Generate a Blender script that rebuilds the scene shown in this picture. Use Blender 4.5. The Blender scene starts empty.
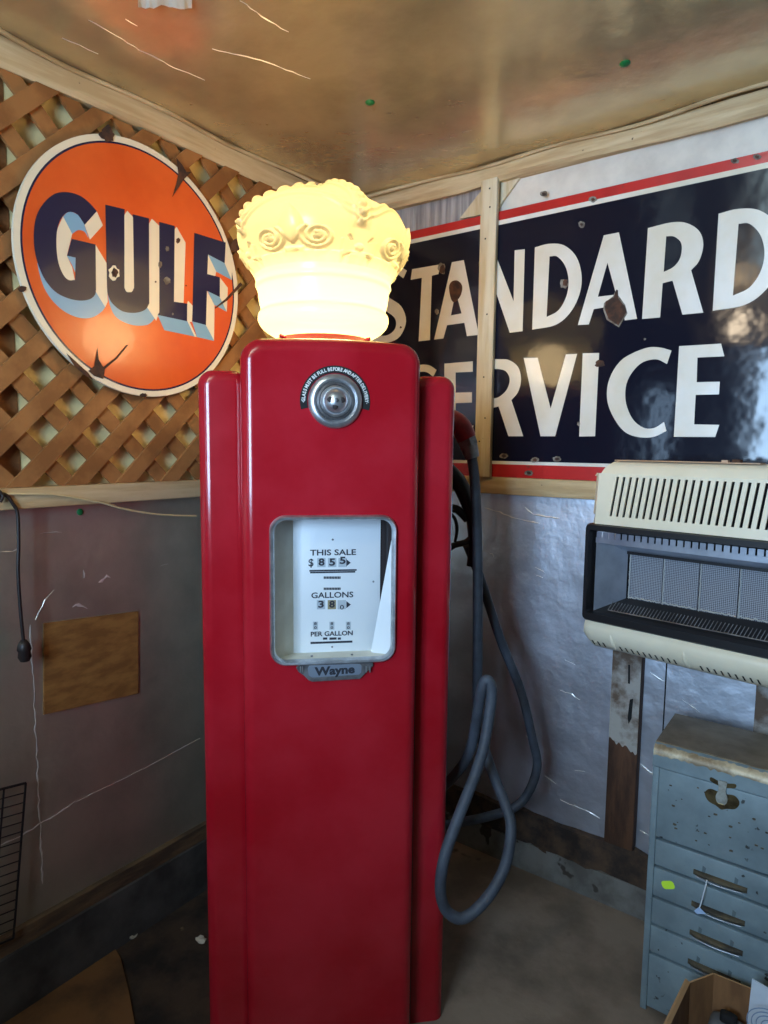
import bpy, bmesh, math, random
from mathutils import Vector, Matrix
from mathutils.geometry import tessellate_polygon
random.seed(7)
PI = math.pi
S = bpy.context.scene
COL = S.collection

# ------------------------------------------------------------------ camera
F_PX = 646.85
YAW, PIT, ROL = 0.635107817, 0.101483873, 0.0104591581
CAM = Vector((1.71732, -2.07386, 1.5))
FW = Vector((-math.sin(YAW)*math.cos(PIT), math.cos(YAW)*math.cos(PIT), -math.sin(PIT)))
R0 = Vector((math.cos(YAW), math.sin(YAW), 0)); U0 = R0.cross(FW)
RT = R0*math.cos(ROL) + U0*math.sin(ROL); UP = -R0*math.sin(ROL) + U0*math.cos(ROL)
cd = bpy.data.cameras.new('camera'); cam = bpy.data.objects.new('camera', cd); COL.objects.link(cam)
cam.matrix_world = Matrix(((RT.x, UP.x, -FW.x, CAM.x), (RT.y, UP.y, -FW.y, CAM.y), (RT.z, UP.z, -FW.z, CAM.z), (0, 0, 0, 1)))
cd.sensor_fit = 'HORIZONTAL'; cd.sensor_width = 36; cd.lens = 36*F_PX/768; cd.clip_start = 0.02
S.camera = cam
S.view_settings.view_transform = 'Standard'; S.view_settings.look = 'None'
S.view_settings.gamma = 1; S.view_settings.use_curve_mapping = False
S.view_settings.exposure = 0.0

# ------------------------------------------------------------------ daylight
w = bpy.data.worlds.new('world'); S.world = w; w.use_nodes = True
w.node_tree.nodes['Background'].inputs[0].default_value = (0.55, 0.72, 1.0, 1)
w.node_tree.nodes['Background'].inputs[1].default_value = 0.6

ROOM_X, ROOM_Y, CEIL = 3.0, -3.3, 2.44
WIN = (1.05, 1.78, 1.05, 2.20)        # the daylight opening in the wall behind the camera: x0, x1, z0, z1
SLIT = (0.36, 0.48, 0.9, 1.95)        # a narrow side light beside it

def area(name, loc, rot, sx, sy, power, col):
    l = bpy.data.lights.new(name, 'AREA'); l.shape = 'RECTANGLE'; l.size = sx; l.size_y = sy
    l.energy = power; l.color = col
    o = bpy.data.objects.new(name, l); COL.objects.link(o); o.location = loc; o.rotation_euler = rot
    return o
area('window_daylight', ((WIN[0]+WIN[1])/2, ROOM_Y-0.12, (WIN[2]+WIN[3])/2), (PI/2, 0, 0), WIN[1]-WIN[0], WIN[3]-WIN[2], 122, (0.45, 0.69, 1.0))
area('side_light_daylight', ((SLIT[0]+SLIT[1])/2, ROOM_Y-0.12, (SLIT[2]+SLIT[3])/2), (PI/2, 0, 0), SLIT[1]-SLIT[0], SLIT[3]-SLIT[2], 5, (0.45, 0.69, 1.0))
# the room's own ceiling bulb, behind the camera
cl = bpy.data.lights.new('ceiling_bulb', 'POINT'); cl.energy = 9; cl.color = (1.0, 0.80, 0.56); cl.shadow_soft_size = 0.06
co = bpy.data.objects.new('ceiling_bulb', cl); COL.objects.link(co); co.location = (1.03, -2.7, 2.30)
GLOBE_POWER = 15
GLOBE_COL = (1.0, 0.74, 0.42)

# ------------------------------------------------------------------ helpers
def srgb(r, g, b):
    f = lambda c: (c/255/12.92) if c/255 <= 0.04045 else ((c/255+0.055)/1.055)**2.4
    return (f(r), f(g), f(b), 1)

def mat(name, col, rough=0.5, metal=0.0, col2=None, nscale=6.0, namt=(0.4, 0.6), stretch=(1, 1, 1),
        bump=None, coat=0.0, spots=None, rough2=None, spec=None):
    """principled material; col2 mixed by noise; bump=(scale, distance); spots=(colour, scale, threshold)"""
    m = bpy.data.materials.new(name); m.use_nodes = True
    nt = m.node_tree; N = nt.nodes; L = nt.links; b = N['Principled BSDF']
    b.inputs['Base Color'].default_value = col; b.inputs['Roughness'].default_value = rough
    b.inputs['Metallic'].default_value = metal
    if spec is not None: b.inputs['Specular IOR Level'].default_value = spec
    if coat: b.inputs['Coat Weight'].default_value = coat; b.inputs['Coat Roughness'].default_value = 0.05
    tc = N.new('ShaderNodeTexCoord'); mp = N.new('ShaderNodeMapping'); mp.inputs['Scale'].default_value = stretch
    L.new(tc.outputs['Object'], mp.inputs['Vector'])
    src = None
    if col2 is not None:
        n = N.new('ShaderNodeTexNoise'); n.inputs['Scale'].default_value = nscale; n.inputs['Detail'].default_value = 6
        n.inputs['Roughness'].default_value = 0.6
        L.new(mp.outputs[0], n.inputs['Vector'])
        r = N.new('ShaderNodeMapRange'); r.inputs[1].default_value = namt[0]; r.inputs[2].default_value = namt[1]
        L.new(n.outputs['Fac'], r.inputs[0])
        x = N.new('ShaderNodeMix'); x.data_type = 'RGBA'
        x.inputs[6].default_value = col; x.inputs[7].default_value = col2
        L.new(r.outputs[0], x.inputs[0]); src = x.outputs[2]
        if rough2 is not None:
            rr = N.new('ShaderNodeMapRange'); rr.inputs[3].default_value = rough; rr.inputs[4].default_value = rough2
            L.new(r.outputs[0], rr.inputs[0]); L.new(rr.outputs[0], b.inputs['Roughness'])
    if spots:
        n2 = N.new('ShaderNodeTexNoise'); n2.inputs['Scale'].default_value = spots[1]; n2.inputs['Detail'].default_value = 3
        L.new(tc.outputs['Object'], n2.inputs['Vector'])
        r2 = N.new('ShaderNodeMapRange'); r2.inputs[1].default_value = spots[2]; r2.inputs[2].default_value = spots[2]+0.03
        L.new(n2.outputs['Fac'], r2.inputs[0])
        x2 = N.new('ShaderNodeMix'); x2.data_type = 'RGBA'; x2.inputs[7].default_value = spots[0]
        if src: L.new(src, x2.inputs[6])
        else: x2.inputs[6].default_value = col
        L.new(r2.outputs[0], x2.inputs[0]); src = x2.outputs[2]
    if src: L.new(src, b.inputs['Base Color'])
    if bump:
        nb = N.new('ShaderNodeTexNoise'); nb.inputs['Scale'].default_value = bump[0]; nb.inputs['Detail'].default_value = bump[2] if len(bump) > 2 else 3
        L.new(mp.outputs[0], nb.inputs['Vector'])
        bb = N.new('ShaderNodeBump'); bb.inputs['Strength'].default_value = 1; bb.inputs['Distance'].default_value = bump[1]
        L.new(nb.outputs['Fac'], bb.inputs['Height']); L.new(bb.outputs[0], b.inputs['Normal'])
        if coat: L.new(bb.outputs[0], b.inputs['Coat Normal'])
    return m

class MB:
    """collects polygons with materials, builds one mesh object"""
    def __init__(s): s.v = []; s.f = []; s.m = []; s.mats = []
    def mi(s, m):
        if m not in s.mats: s.mats.append(m)
        return s.mats.index(m)
    def add(s, vs, fs, m, xf=None):
        o = len(s.v); i = s.mi(m)
        for q in vs:
            q = Vector(q); s.v.append(xf(q) if xf else q)
        for f in fs: s.f.append([k+o for k in f]); s.m.append(i)
    def box(s, x0, x1, y0, y1, z0, z1, m, xf=None, bev=0.0):
        if bev <= 0:
            vs = [(x, y, z) for x in (x0, x1) for y in (y0, y1) for z in (z0, z1)]
            s.add(vs, [(0, 1, 3, 2), (4, 6, 7, 5), (0, 4, 5, 1), (2, 3, 7, 6), (0, 2, 6, 4), (1, 5, 7, 3)], m, xf); return
        bm = bmesh.new(); bmesh.ops.create_cube(bm, size=1)
        for v in bm.verts:
            v.co = Vector(((x0+x1)/2+v.co.x*(x1-x0), (y0+y1)/2+v.co.y*(y1-y0), (z0+z1)/2+v.co.z*(z1-z0)))
        bmesh.ops.bevel(bm, geom=bm.edges[:], offset=bev, segments=2, affect='EDGES', profile=0.5)
        bm.verts.index_update()
        s.add([v.co.copy() for v in bm.verts], [[v.index for v in f.verts] for f in bm.faces], m, xf); bm.free()
    def loops(s, loops, m, xf=None, cap0=False, cap1=False, closed=True):
        n = len(loops[0]); vs = [p for l in loops for p in l]; fs = []
        for a in range(len(loops)-1):
            for k in range(n if closed else n-1):
                k2 = (k+1) % n
                fs.append((a*n+k, a*n+k2, (a+1)*n+k2, (a+1)*n+k))
        if cap0: fs.append(list(range(n))[::-1])
        if cap1: fs.append([(len(loops)-1)*n+k for k in range(n)])
        s.add(vs, fs, m, xf)
    def tube(s, pts, rad, m, seg=10, xf=None, smooth_n=0, caps=True):
        pts = [Vector(p) for p in pts]
        rads = rad if isinstance(rad, (list, tuple)) else [rad]*len(pts)
        if smooth_n:
            P = []; Rr = []
            for i in range(len(pts)-1):
                p0 = pts[max(i-1, 0)]; p1 = pts[i]; p2 = pts[i+1]; p3 = pts[min(i+2, len(pts)-1)]
                for k in range(smooth_n):
                    t = k/smooth_n
                    P.append(0.5*((2*p1)+(p2-p0)*t+(2*p0-5*p1+4*p2-p3)*t*t+(3*p1-p0-3*p2+p3)*t**3))
                    Rr.append(rads[i]*(1-t)+rads[i+1]*t)
            P.append(pts[-1]); Rr.append(rads[-1]); pts, rads = P, Rr
        T = [(pts[min(i+1, len(pts)-1)]-pts[max(i-1, 0)]).normalized() for i in range(len(pts))]
        ref = Vector((0, 0, 1)) if abs(T[0].z) < 0.9 else Vector((1, 0, 0))
        nrm = T[0].cross(ref).normalized(); L = []
        for i, p in enumerate(pts):
            if i:
                q = T[i-1].rotation_difference(T[i]); nrm = q @ nrm
            bn = T[i].cross(nrm).normalized()
            L.append([p+(nrm*math.cos(2*PI*k/seg)+bn*math.sin(2*PI*k/seg))*rads[i] for k in range(seg)])
        s.loops(L, m, xf, caps, caps)
    def lathe(s, prof, m, seg=32, xf=None, cap0=False, cap1=False):
        s.loops([[(r*math.cos(2*PI*k/seg), r*math.sin(2*PI*k/seg), z) for k in range(seg)] for r, z in prof], m, xf, cap0, cap1)
    def poly(s, outer, holes, m, to3, thick=0.0004, base=0.0):
        """prism of a 2D outline (u, v) with holes; to3(u, v, h) gives the point h above the surface"""
        rings = [outer]+list(holes)
        tris = tessellate_polygon([[Vector((u, v, 0)) for u, v in r] for r in rings])
        flat = [p for r in rings for p in r]; n = len(flat)
        vs = [to3(u, v, base+thick) for u, v in flat]+[to3(u, v, base) for u, v in flat]
        fs = [tuple(t) for t in tris]; o = 0
        for r in rings:
            for k in range(len(r)):
                a, b = o+k, o+(k+1) % len(r); fs.append((a, b, b+n, a+n))
            o += len(r)
        s.add(vs, fs, m)
    def build(s, name, parent=None, smooth=40, wn=False, fix=True):
        me = bpy.data.meshes.new(name); me.from_pydata([tuple(v) for v in s.v], [], s.f)
        for m in s.mats: me.materials.append(m)
        for p, i in zip(me.polygons, s.m): p.material_index = i
        if fix:
            bm = bmesh.new(); bm.from_mesh(me); bmesh.ops.recalc_face_normals(bm, faces=bm.faces[:]); bm.to_mesh(me); bm.free()
        if smooth:
            for p in me.polygons: p.use_smooth = True
            me.set_sharp_from_angle(angle=math.radians(smooth))
        me.update()
        o = bpy.data.objects.new(name, me); COL.objects.link(o)
        if parent: o.parent = parent
        if wn:
            md = o.modifiers.new('normals', 'WEIGHTED_NORMAL'); md.keep_sharp = True
        return o

def rrect(cx, cy, hw, hh, r, n=8, straight=6):
    """rounded rectangle outline, counter-clockwise, constant point count"""
    pts = []; r = max(min(r, hw, hh), 1e-5)
    cs = [(cx+hw-r, cy-hh+r, -PI/2), (cx+hw-r, cy+hh-r, 0), (cx-hw+r, cy+hh-r, PI/2), (cx-hw+r, cy-hh+r, PI)]
    for i, (x, y, a) in enumerate(cs):
        for k in range(n+1):
            t = a+PI/2*k/n; pts.append((x+r*math.cos(t), y+r*math.sin(t)))
        x2, y2, a2 = cs[(i+1) % 4]; p = pts[-1]; q = (x2+r*math.cos(a2), y2+r*math.sin(a2))
        for k in range(1, straight): pts.append((p[0]+(q[0]-p[0])*k/straight, p[1]+(q[1]-p[1])*k/straight))
    return pts

def empty(name, loc, rz=0):
    o = bpy.data.objects.new(name, None); COL.objects.link(o); o.location = loc; o.rotation_euler = (0, 0, rz)
    o.empty_display_size = 0.1; return o
def tag(o, label, cat, group=None):
    o['label'] = label; o['category'] = cat
    if group: o['group'] = group
    return o
def struct(o): o['kind'] = 'structure'; return o

def cray(px, py): return FW*F_PX + RT*(px-384) - UP*(py-512)
def on(px, py, n, d):
    """the point of the plane n.p = d seen at a pixel of the photograph"""
    v = cray(px, py); n = Vector(n); return CAM + v*((d-n.dot(CAM))/n.dot(v))
RX = Vector((1, 1, 0))/2**0.5; DX = Vector((-1, 1, 0))/2**0.5     # the pump's right and back

def smoothpoly(pts, n=5):
    """pts with a third item are curve points, the others corners"""
    out = []; N = len(pts); P = [Vector(p[:2]) for p in pts]; c = [len(p) > 2 for p in pts]
    for i in range(N):
        a, b = P[i], P[(i+1) % N]
        if not c[i] and not c[(i+1) % N]: out.append(a); continue
        ta = (b-P[i-1])/2 if c[i] else (b-a); tb = (P[(i+2) % N]-a)/2 if c[(i+1) % N] else (b-a)
        for k in range(n):
            t = k/n
            out.append(a*(2*t**3-3*t*t+1)+ta*(t**3-2*t*t+t)+b*(-2*t**3+3*t*t)+tb*(t**3-t*t))
    return [(v.x, v.y) for v in out]

# ------------------------------------------------------------------ materials
M = {}
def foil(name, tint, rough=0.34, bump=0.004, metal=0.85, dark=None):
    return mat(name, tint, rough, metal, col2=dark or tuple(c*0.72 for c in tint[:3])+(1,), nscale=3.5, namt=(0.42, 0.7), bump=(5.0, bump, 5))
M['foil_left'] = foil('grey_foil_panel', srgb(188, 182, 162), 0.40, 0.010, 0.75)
M['foil_right'] = foil('silver_foil_panel', srgb(222, 224, 232), 0.44, 0.012, 0.85)
M['foil_ceiling'] = foil('dull_foil_ceiling', srgb(214, 194, 152), 0.24, 0.006, 0.68)
M['crease'] = mat('bare_foil_crease', srgb(235, 230, 220), 0.35, 0.6)
M['white_board'] = mat('white_painted_board', srgb(222, 213, 198), 0.5, 0.05, col2=srgb(200, 191, 178), nscale=5, bump=(9, 0.002))
M['grey_sheet'] = mat('grey_sheeting', srgb(196, 192, 190), 0.4, 0.4, col2=srgb(150, 146, 146), nscale=4, stretch=(9, 9, 0.5), bump=(6, 0.004))
M['cream_board'] = mat('cream_backing_board', srgb(255, 230, 166), 0.5, 0, col2=srgb(232, 208, 148), nscale=5)
M['brown_board'] = mat('brown_backing_plywood', srgb(150, 98, 52), 0.7, 0, col2=srgb(120, 72, 36), nscale=4, stretch=(1, 1, 6), spots=(srgb(66, 36, 18), 16, 0.70))
M['pale_wood'] = mat('pale_weathered_lumber', srgb(205, 180, 138), 0.65, 0, col2=srgb(168, 138, 95), nscale=3, stretch=(1.2, 1.2, 12), spots=(srgb(80, 58, 36), 26, 0.73), bump=(40, 0.0008))
M['pale_wood_y'] = mat('pale_weathered_lumber_long', srgb(205, 180, 138), 0.65, 0, col2=srgb(186, 156, 112), nscale=3, stretch=(12, 1.0, 12), spots=(srgb(80, 58, 36), 26, 0.73), bump=(30, 0.0008))
M['pale_wood_x'] = mat('pale_weathered_lumber_right', srgb(205, 180, 138), 0.65, 0, col2=srgb(182, 152, 108), nscale=3, stretch=(1.0, 12, 12), spots=(srgb(80, 58, 36), 26, 0.73), bump=(30, 0.0008))
M['post_wood'] = mat('cream_painted_wood', srgb(218, 203, 172), 0.6, 0, col2=srgb(196, 172, 130), nscale=3, stretch=(9, 9, 0.8), spots=(srgb(90, 62, 36), 30, 0.735), bump=(30, 0.0008))
M['lattice'] = mat('brown_lattice_wood', srgb(158, 106, 58), 0.6, 0, col2=srgb(132, 84, 42), nscale=9, bump=(40, 0.0006))
M['concrete'] = mat('grey_concrete_curb', srgb(128, 124, 116), 0.9, 0, col2=srgb(98, 92, 84), nscale=8, bump=(30, 0.002), spots=(srgb(70, 62, 54), 12, 0.64))
M['dirty_concrete'] = mat('soot_stained_concrete', srgb(76, 72, 68), 0.9, 0, col2=srgb(48, 44, 40), nscale=5, bump=(30, 0.002))
M['floor'] = mat('worn_concrete_floor', srgb(146, 128, 110), 0.8, 0, col2=srgb(116, 100, 84), nscale=4, bump=(24, 0.002), spots=(srgb(84, 72, 60), 5, 0.66))
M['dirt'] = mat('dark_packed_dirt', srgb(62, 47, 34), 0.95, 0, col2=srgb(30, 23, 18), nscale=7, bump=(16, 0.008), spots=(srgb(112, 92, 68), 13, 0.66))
M['sill'] = mat('dirty_brown_sill', srgb(84, 62, 44), 0.85, 0, col2=srgb(44, 34, 28), nscale=14, bump=(24, 0.004))
M['sill_brown'] = mat('brown_wood_sill', srgb(104, 80, 54), 0.8, 0, col2=srgb(70, 52, 36), nscale=5, stretch=(6, 1, 6), bump=(24, 0.002))
M['stud'] = mat('brown_stud_peeling_paint', srgb(96, 62, 40), 0.75, 0, col2=srgb(64, 40, 26), nscale=5, stretch=(6, 6, 1), bump=(20, 0.002))
M['peel'] = mat('peeling_whitewash', srgb(172, 164, 154), 0.8, 0, col2=srgb(104, 84, 68), nscale=11, namt=(0.45, 0.6), bump=(26, 0.002))
M['plaster'] = mat('dull_side_wall', srgb(66, 58, 50), 0.8, 0, col2=srgb(50, 44, 38), nscale=3)
M['plywood'] = mat('brown_plywood', srgb(152, 104, 52), 0.6, 0, col2=srgb(124, 80, 36), nscale=4, stretch=(1, 3, 9), spots=(srgb(70, 42, 20), 20, 0.72))
M['floor_ply'] = mat('stained_floor_plywood', srgb(112, 78, 44), 0.7, 0, col2=srgb(70, 48, 28), nscale=5)

M['red'] = mat('glossy_red_enamel', srgb(174, 33, 45), 0.16, 0, spec=0.5, bump=(60, 0.00012, 2), coat=0.0, col2=srgb(160, 18, 30), nscale=3)
M['dark_red'] = mat('dark_red_paint', srgb(138, 30, 42), 0.4, 0, col2=srgb(112, 24, 34), nscale=20)
M['chrome'] = mat('brushed_chrome', srgb(205, 206, 208), 0.34, 0.85, col2=srgb(176, 176, 178), nscale=30)
M['steel'] = mat('dull_steel', srgb(150, 150, 152), 0.42, 0.7, col2=srgb(104, 102, 102), nscale=20)
M['black'] = mat('black_enamel', srgb(26, 24, 25), 0.4)
M['soot'] = mat('matt_black', srgb(14, 13, 13), 0.8)
M['rubber'] = mat('grey_black_hose_rubber', srgb(72, 78, 88), 0.62, 0, col2=srgb(58, 62, 70), nscale=14, bump=(120, 0.0006))
M['dial'] = mat('white_dial_face', srgb(222, 226, 228), 0.4)
M['cream_metal'] = mat('cream_inner_metal', srgb(236, 232, 214), 0.45, 0, col2=srgb(222, 216, 196), nscale=12)
M['ink'] = mat('dark_print_ink', srgb(40, 42, 52), 0.6)
M['wheel'] = mat('number_wheel_grey', srgb(176, 184, 190), 0.5)
M['brass_wheel'] = mat('yellowed_number_wheel', srgb(150, 138, 106), 0.5)
M['slot'] = mat('dark_slot', srgb(34, 22, 20), 0.7)  # gap colour, also painted as groove shade and dome reflections
M['white_ink'] = mat('white_lettering', srgb(214, 212, 206), 0.5)
M['badge'] = mat('blue_grey_badge_field', srgb(150, 162, 178), 0.35, 0.5)

M['orange'] = mat('orange_porcelain', srgb(226, 96, 36), 0.3, 0, col2=srgb(216, 84, 28), nscale=4, coat=0.3, bump=(6, 0.001))
M['navy'] = mat('navy_porcelain', srgb(34, 30, 62), 0.25, 0, coat=0.3)
M['cream'] = mat('cream_porcelain', srgb(232, 218, 190), 0.3, 0, coat=0.2)
M['sky'] = mat('pale_blue_porcelain', srgb(128, 168, 196), 0.3, 0, coat=0.2)
M['rust'] = mat('brown_rust', srgb(88, 54, 34), 0.85, 0, col2=srgb(52, 34, 26), nscale=40, bump=(60, 0.001))
M['chip_grey'] = mat('chipped_porcelain_edge', srgb(140, 132, 120), 0.7, 0, col2=srgb(90, 78, 66), nscale=40)
M['dark_navy'] = mat('blue_black_porcelain', srgb(22, 23, 36), 0.10, 0, coat=0.0, spec=0.3, bump=(7, 0.002, 3))
M['sign_white'] = mat('white_porcelain', srgb(228, 222, 212), 0.28, 0, coat=0.3, col2=srgb(218, 206, 184), nscale=3)
M['sign_red'] = mat('red_porcelain', srgb(192, 40, 36), 0.3, 0, coat=0.2, col2=srgb(176, 34, 32), nscale=5, spots=(srgb(110, 70, 56), 14, 0.70))

M['heater_cream'] = mat('cream_heater_enamel', srgb(230, 219, 193), 0.38, 0, col2=srgb(221, 209, 181), nscale=3)
M['heater_tan'] = mat('scorched_cream_enamel', srgb(198, 160, 128), 0.45, 0, col2=srgb(180, 140, 106), nscale=8)
M['heater_chrome'] = mat('polished_reflector', srgb(205, 212, 224), 0.30, 0.75, col2=srgb(175, 182, 196), nscale=7)
M['plaque'] = None
M['wire'] = mat('pale_wire_mesh', srgb(196, 194, 188), 0.5, 0.5)

M['cab'] = mat('blue_grey_scuffed_paint', srgb(136, 152, 156), 0.5, 0.1, col2=srgb(118, 132, 136), nscale=6, spots=(srgb(58, 60, 58), 38, 0.685), bump=(18, 0.0008))
M['cab_dull'] = mat('dull_scuff', srgb(98, 112, 116), 0.6, 0.1)
M['cab_top'] = mat('brown_worn_lid_paint', srgb(142, 130, 112), 0.6, 0.1, col2=srgb(112, 98, 80), nscale=6, bump=(14, 0.001))
M['worn'] = mat('bare_worn_edge', srgb(200, 182, 150), 0.5, 0.2, col2=srgb(140, 120, 92), nscale=22)
M['cab_rust'] = mat('dark_grime', srgb(62, 54, 44), 0.75, 0.2, col2=srgb(96, 84, 62), nscale=30)
M['brass'] = mat('aged_brass', srgb(120, 104, 72), 0.45, 0.8, col2=srgb(80, 66, 44), nscale=30)
M['worn_steel'] = mat('pale_worn_steel', srgb(176, 176, 166), 0.5, 0.3, col2=srgb(140, 138, 126), nscale=40)
M['neon'] = mat('neon_yellow_green', srgb(214, 255, 66), 0.5)
M['card'] = mat('brown_cardboard', srgb(140, 98, 60), 0.8, 0, col2=srgb(118, 80, 48), nscale=6, stretch=(4, 4, 1))
M['card_edge'] = mat('cardboard_edge', srgb(184, 142, 98), 0.85)
M['tag_white'] = mat('white_string', srgb(222, 226, 232), 0.6)
M['tag_blue'] = mat('pale_blue_tag', srgb(180, 204, 236), 0.5)
M['grey_item'] = mat('grey_plastic', srgb(98, 98, 98), 0.5)
M['bag'] = mat('white_plastic_bag', srgb(206, 214, 222), 0.3, 0, bump=(20, 0.006))
M['bag_blue'] = mat('blue_grey_print', srgb(134, 156, 184), 0.35)
M['green_cap'] = mat('green_plastic', srgb(16, 104, 52), 0.4)
M['cord'] = mat('dark_brown_cord', srgb(34, 24, 22), 0.5)
M['pale_wire'] = mat('ivory_wire', srgb(206, 182, 136), 0.5)
M['paper'] = mat('dirty_white_paper', srgb(190, 180, 162), 0.8)
M['black_wire'] = mat('black_coated_wire', srgb(18, 16, 17), 0.45)

def plaque_mat():
    m = bpy.data.materials.new('ceramic_burner_plaque'); m.use_nodes = True
    N = m.node_tree.nodes; L = m.node_tree.links; b = N['Principled BSDF']; b.inputs['Roughness'].default_value = 0.7
    tc = N.new('ShaderNodeTexCoord'); mp = N.new('ShaderNodeMapping'); mp.inputs['Rotation'].default_value = (0, PI/4, 0)
    L.new(tc.outputs['Object'], mp.inputs[0])
    ch = N.new('ShaderNodeTexChecker'); ch.inputs['Scale'].default_value = 300
    ch.inputs[1].default_value = srgb(150, 152, 158); ch.inputs[2].default_value = srgb(78, 78, 84)
    L.new(mp.outputs[0], ch.inputs[0]); L.new(ch.outputs[0], b.inputs['Base Color'])
    return m
M['plaque'] = plaque_mat()

def glass_globe_mat():
    m = bpy.data.materials.new('cream_milk_glass'); m.use_nodes = True
    N = m.node_tree.nodes; L = m.node_tree.links; N.remove(N['Principled BSDF'])
    tr = N.new('ShaderNodeBsdfTranslucent'); tr.inputs[0].default_value = (0.52, 0.50, 0.29, 1)
    df = N.new('ShaderNodeBsdfDiffuse'); df.inputs[0].default_value = (0.50, 0.47, 0.34, 1)
    gl = N.new('ShaderNodeBsdfGlossy'); gl.inputs['Roughness'].default_value = 0.25
    m1 = N.new('ShaderNodeMixShader'); m1.inputs[0].default_value = 0.25
    m2 = N.new('ShaderNodeMixShader'); m2.inputs[0].default_value = 0.03
    L.new(tr.outputs[0], m1.inputs[1]); L.new(df.outputs[0], m1.inputs[2])
    L.new(m1.outputs[0], m2.inputs[1]); L.new(gl.outputs[0], m2.inputs[2])
    tp = N.new('ShaderNodeBsdfTransparent'); tp.inputs[0].default_value = (1, 0.96, 0.86, 1)
    m3 = N.new('ShaderNodeMixShader'); m3.inputs[0].default_value = 0.24
    L.new(m2.outputs[0], m3.inputs[1]); L.new(tp.outputs[0], m3.inputs[2])
    L.new(m3.outputs[0], N['Material Output'].inputs[0])
    return m
M['globe'] = glass_globe_mat()

def ribbon(mb, pts, width, m, n, lift=0.0012):
    """a thin raised crease lying on a wall, through points of the wall"""
    pts = [Vector(p) for p in pts]; n = Vector(n)
    P = []
    for i in range(len(pts)-1):
        k = max(2, int((pts[i+1]-pts[i]).length/0.015))
        for j in range(k): P.append(pts[i].lerp(pts[i+1], j/k))
    P.append(pts[-1]); vs = []; fs = []
    for i, p in enumerate(P):
        t = (P[min(i+1, len(P)-1)]-P[max(i-1, 0)]).normalized(); sd = t.cross(n).normalized()
        ww = width*(0.25+0.75*random.random())*(0.3 if i in (0, len(P)-1) else 1); j = sd*random.uniform(-1, 1)*width*0.4
        vs += [p+j-sd*ww/2+n*0.0002, p+j+n*lift, p+j+sd*ww/2+n*0.0002]
    for i in range(len(P)-1):
        a = 3*i; fs += [(a, a+1, a+4, a+3), (a+1, a+2, a+5, a+4)]
    mb.add(vs, fs, m)

# ================================================================== ROOM
f = MB(); f.box(-0.12, ROOM_X+0.1, ROOM_Y-0.1, 0.12, -0.1, 0, M['floor'])
f.poly(smoothpoly([(0.031, -2.4), (0.031, -0.026), (0.55, -0.026), (0.60, -0.2, 1), (0.50, -0.5, 1), (0.62, -0.8, 1), (0.55, -1.4, 1), (0.62, -2.4)]), [], M['dirt'], lambda u, v, h: (u, v, h), 0.0015)  # dirt layer, with the left side's shade put into its dark colour
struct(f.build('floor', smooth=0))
c = MB(); c.box(-0.12, ROOM_X+0.1, ROOM_Y-0.1, 0.12, CEIL, CEIL+0.08, M['foil_ceiling'])
def cpx(x, y): return on(x, y, (0, 0, 1), CEIL)
for pts in ([(88, 20), (110, 32), (140, 50), (175, 68), (205, 80)], [(62, 38), (80, 45), (98, 54)], [(212, 49), (240, 55), (268, 62), (310, 79)],
            [(240, 0), (262, 16), (288, 32)], [(125, 19), (137, 26)]):
    ribbon(c, [cpx(*q) for q in pts], 0.006, M['crease'], (0, 0, -1))
struct(c.build('ceiling', smooth=0))

wl = MB()
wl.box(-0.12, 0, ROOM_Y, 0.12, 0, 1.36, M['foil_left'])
wl.box(-0.12, 0, -1.30, 0.12, 1.36, CEIL, M['cream_board'])
wl.box(-0.12, 0.002, ROOM_Y, -1.30, 1.36, CEIL, M['brown_board'])
def lpx(x, y, o=0.0): return on(x, y, (1, 0, 0), o)
for pts, wd in (([(30, 625), (32, 660), (36, 740), (39, 800), (43, 884)], 0.006), ([(0, 845), (20, 836), (50, 818), (75, 802)], 0.006),
            ([(75, 802), (110, 785), (145, 768), (200, 738)], 0.003), ([(35, 620), (45, 600), (54, 590)], 0.003), ([(98, 582), (104, 578), (110, 576)], 0.012),
            ([(72, 606), (79, 604), (87, 609)], 0.010), ([(83, 570), (84, 578)], 0.006), ([(0, 552), (12, 551), (20, 547)], 0.004),
            ([(38, 534), (50, 532), (62, 532)], 0.003), ([(160, 566), (168, 564)], 0.004)):
    ribbon(wl, [lpx(*q) for q in pts], wd, M['crease'], (1, 0, 0))
struct(wl.build('wall_left', smooth=0))

wr = MB()
wr.box(-0.12, ROOM_X, 0, 0.12, 0, 1.36, M['foil_right'])
wr.box(-0.12, 0.66, 0, 0.12, 1.36, CEIL, M['grey_sheet'])
wr.box(0.66, ROOM_X, -0.004, 0.12, 1.36, CEIL, M['white_board'])
def rpx(x, y, o=0.0): return on(x, y, (0, 1, 0), -o)
for pts, wd in (([(484, 507), (500, 512), (512, 518), (540, 524)], 0.006), ([(525, 508), (534, 515), (560, 518)], 0.006), ([(535, 567), (545, 573)], 0.006),
            ([(490, 553), (494, 556)], 0.008), ([(536, 575), (543, 578)], 0.005), ([(560, 690), (572, 694), (580, 700)], 0.006), ([(545, 776), (556, 784)], 0.010),
            ([(565, 660), (575, 665)], 0.005), ([(640, 764), (650, 772), (660, 775)], 0.010), ([(560, 800), (590, 812), (600, 818)], 0.006),
            ([(640, 830), (652, 838)], 0.006), ([(650, 672), (664, 682)], 0.006), ([(575, 770), (585, 772)], 0.005), ([(682, 700), (700, 712)], 0.004),
            ([(540, 815), (560, 824)], 0.006), ([(525, 735), (532, 742)], 0.005)):
    ribbon(wr, [rpx(*q) for q in pts], wd, M['crease'], (0, -1, 0))
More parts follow.
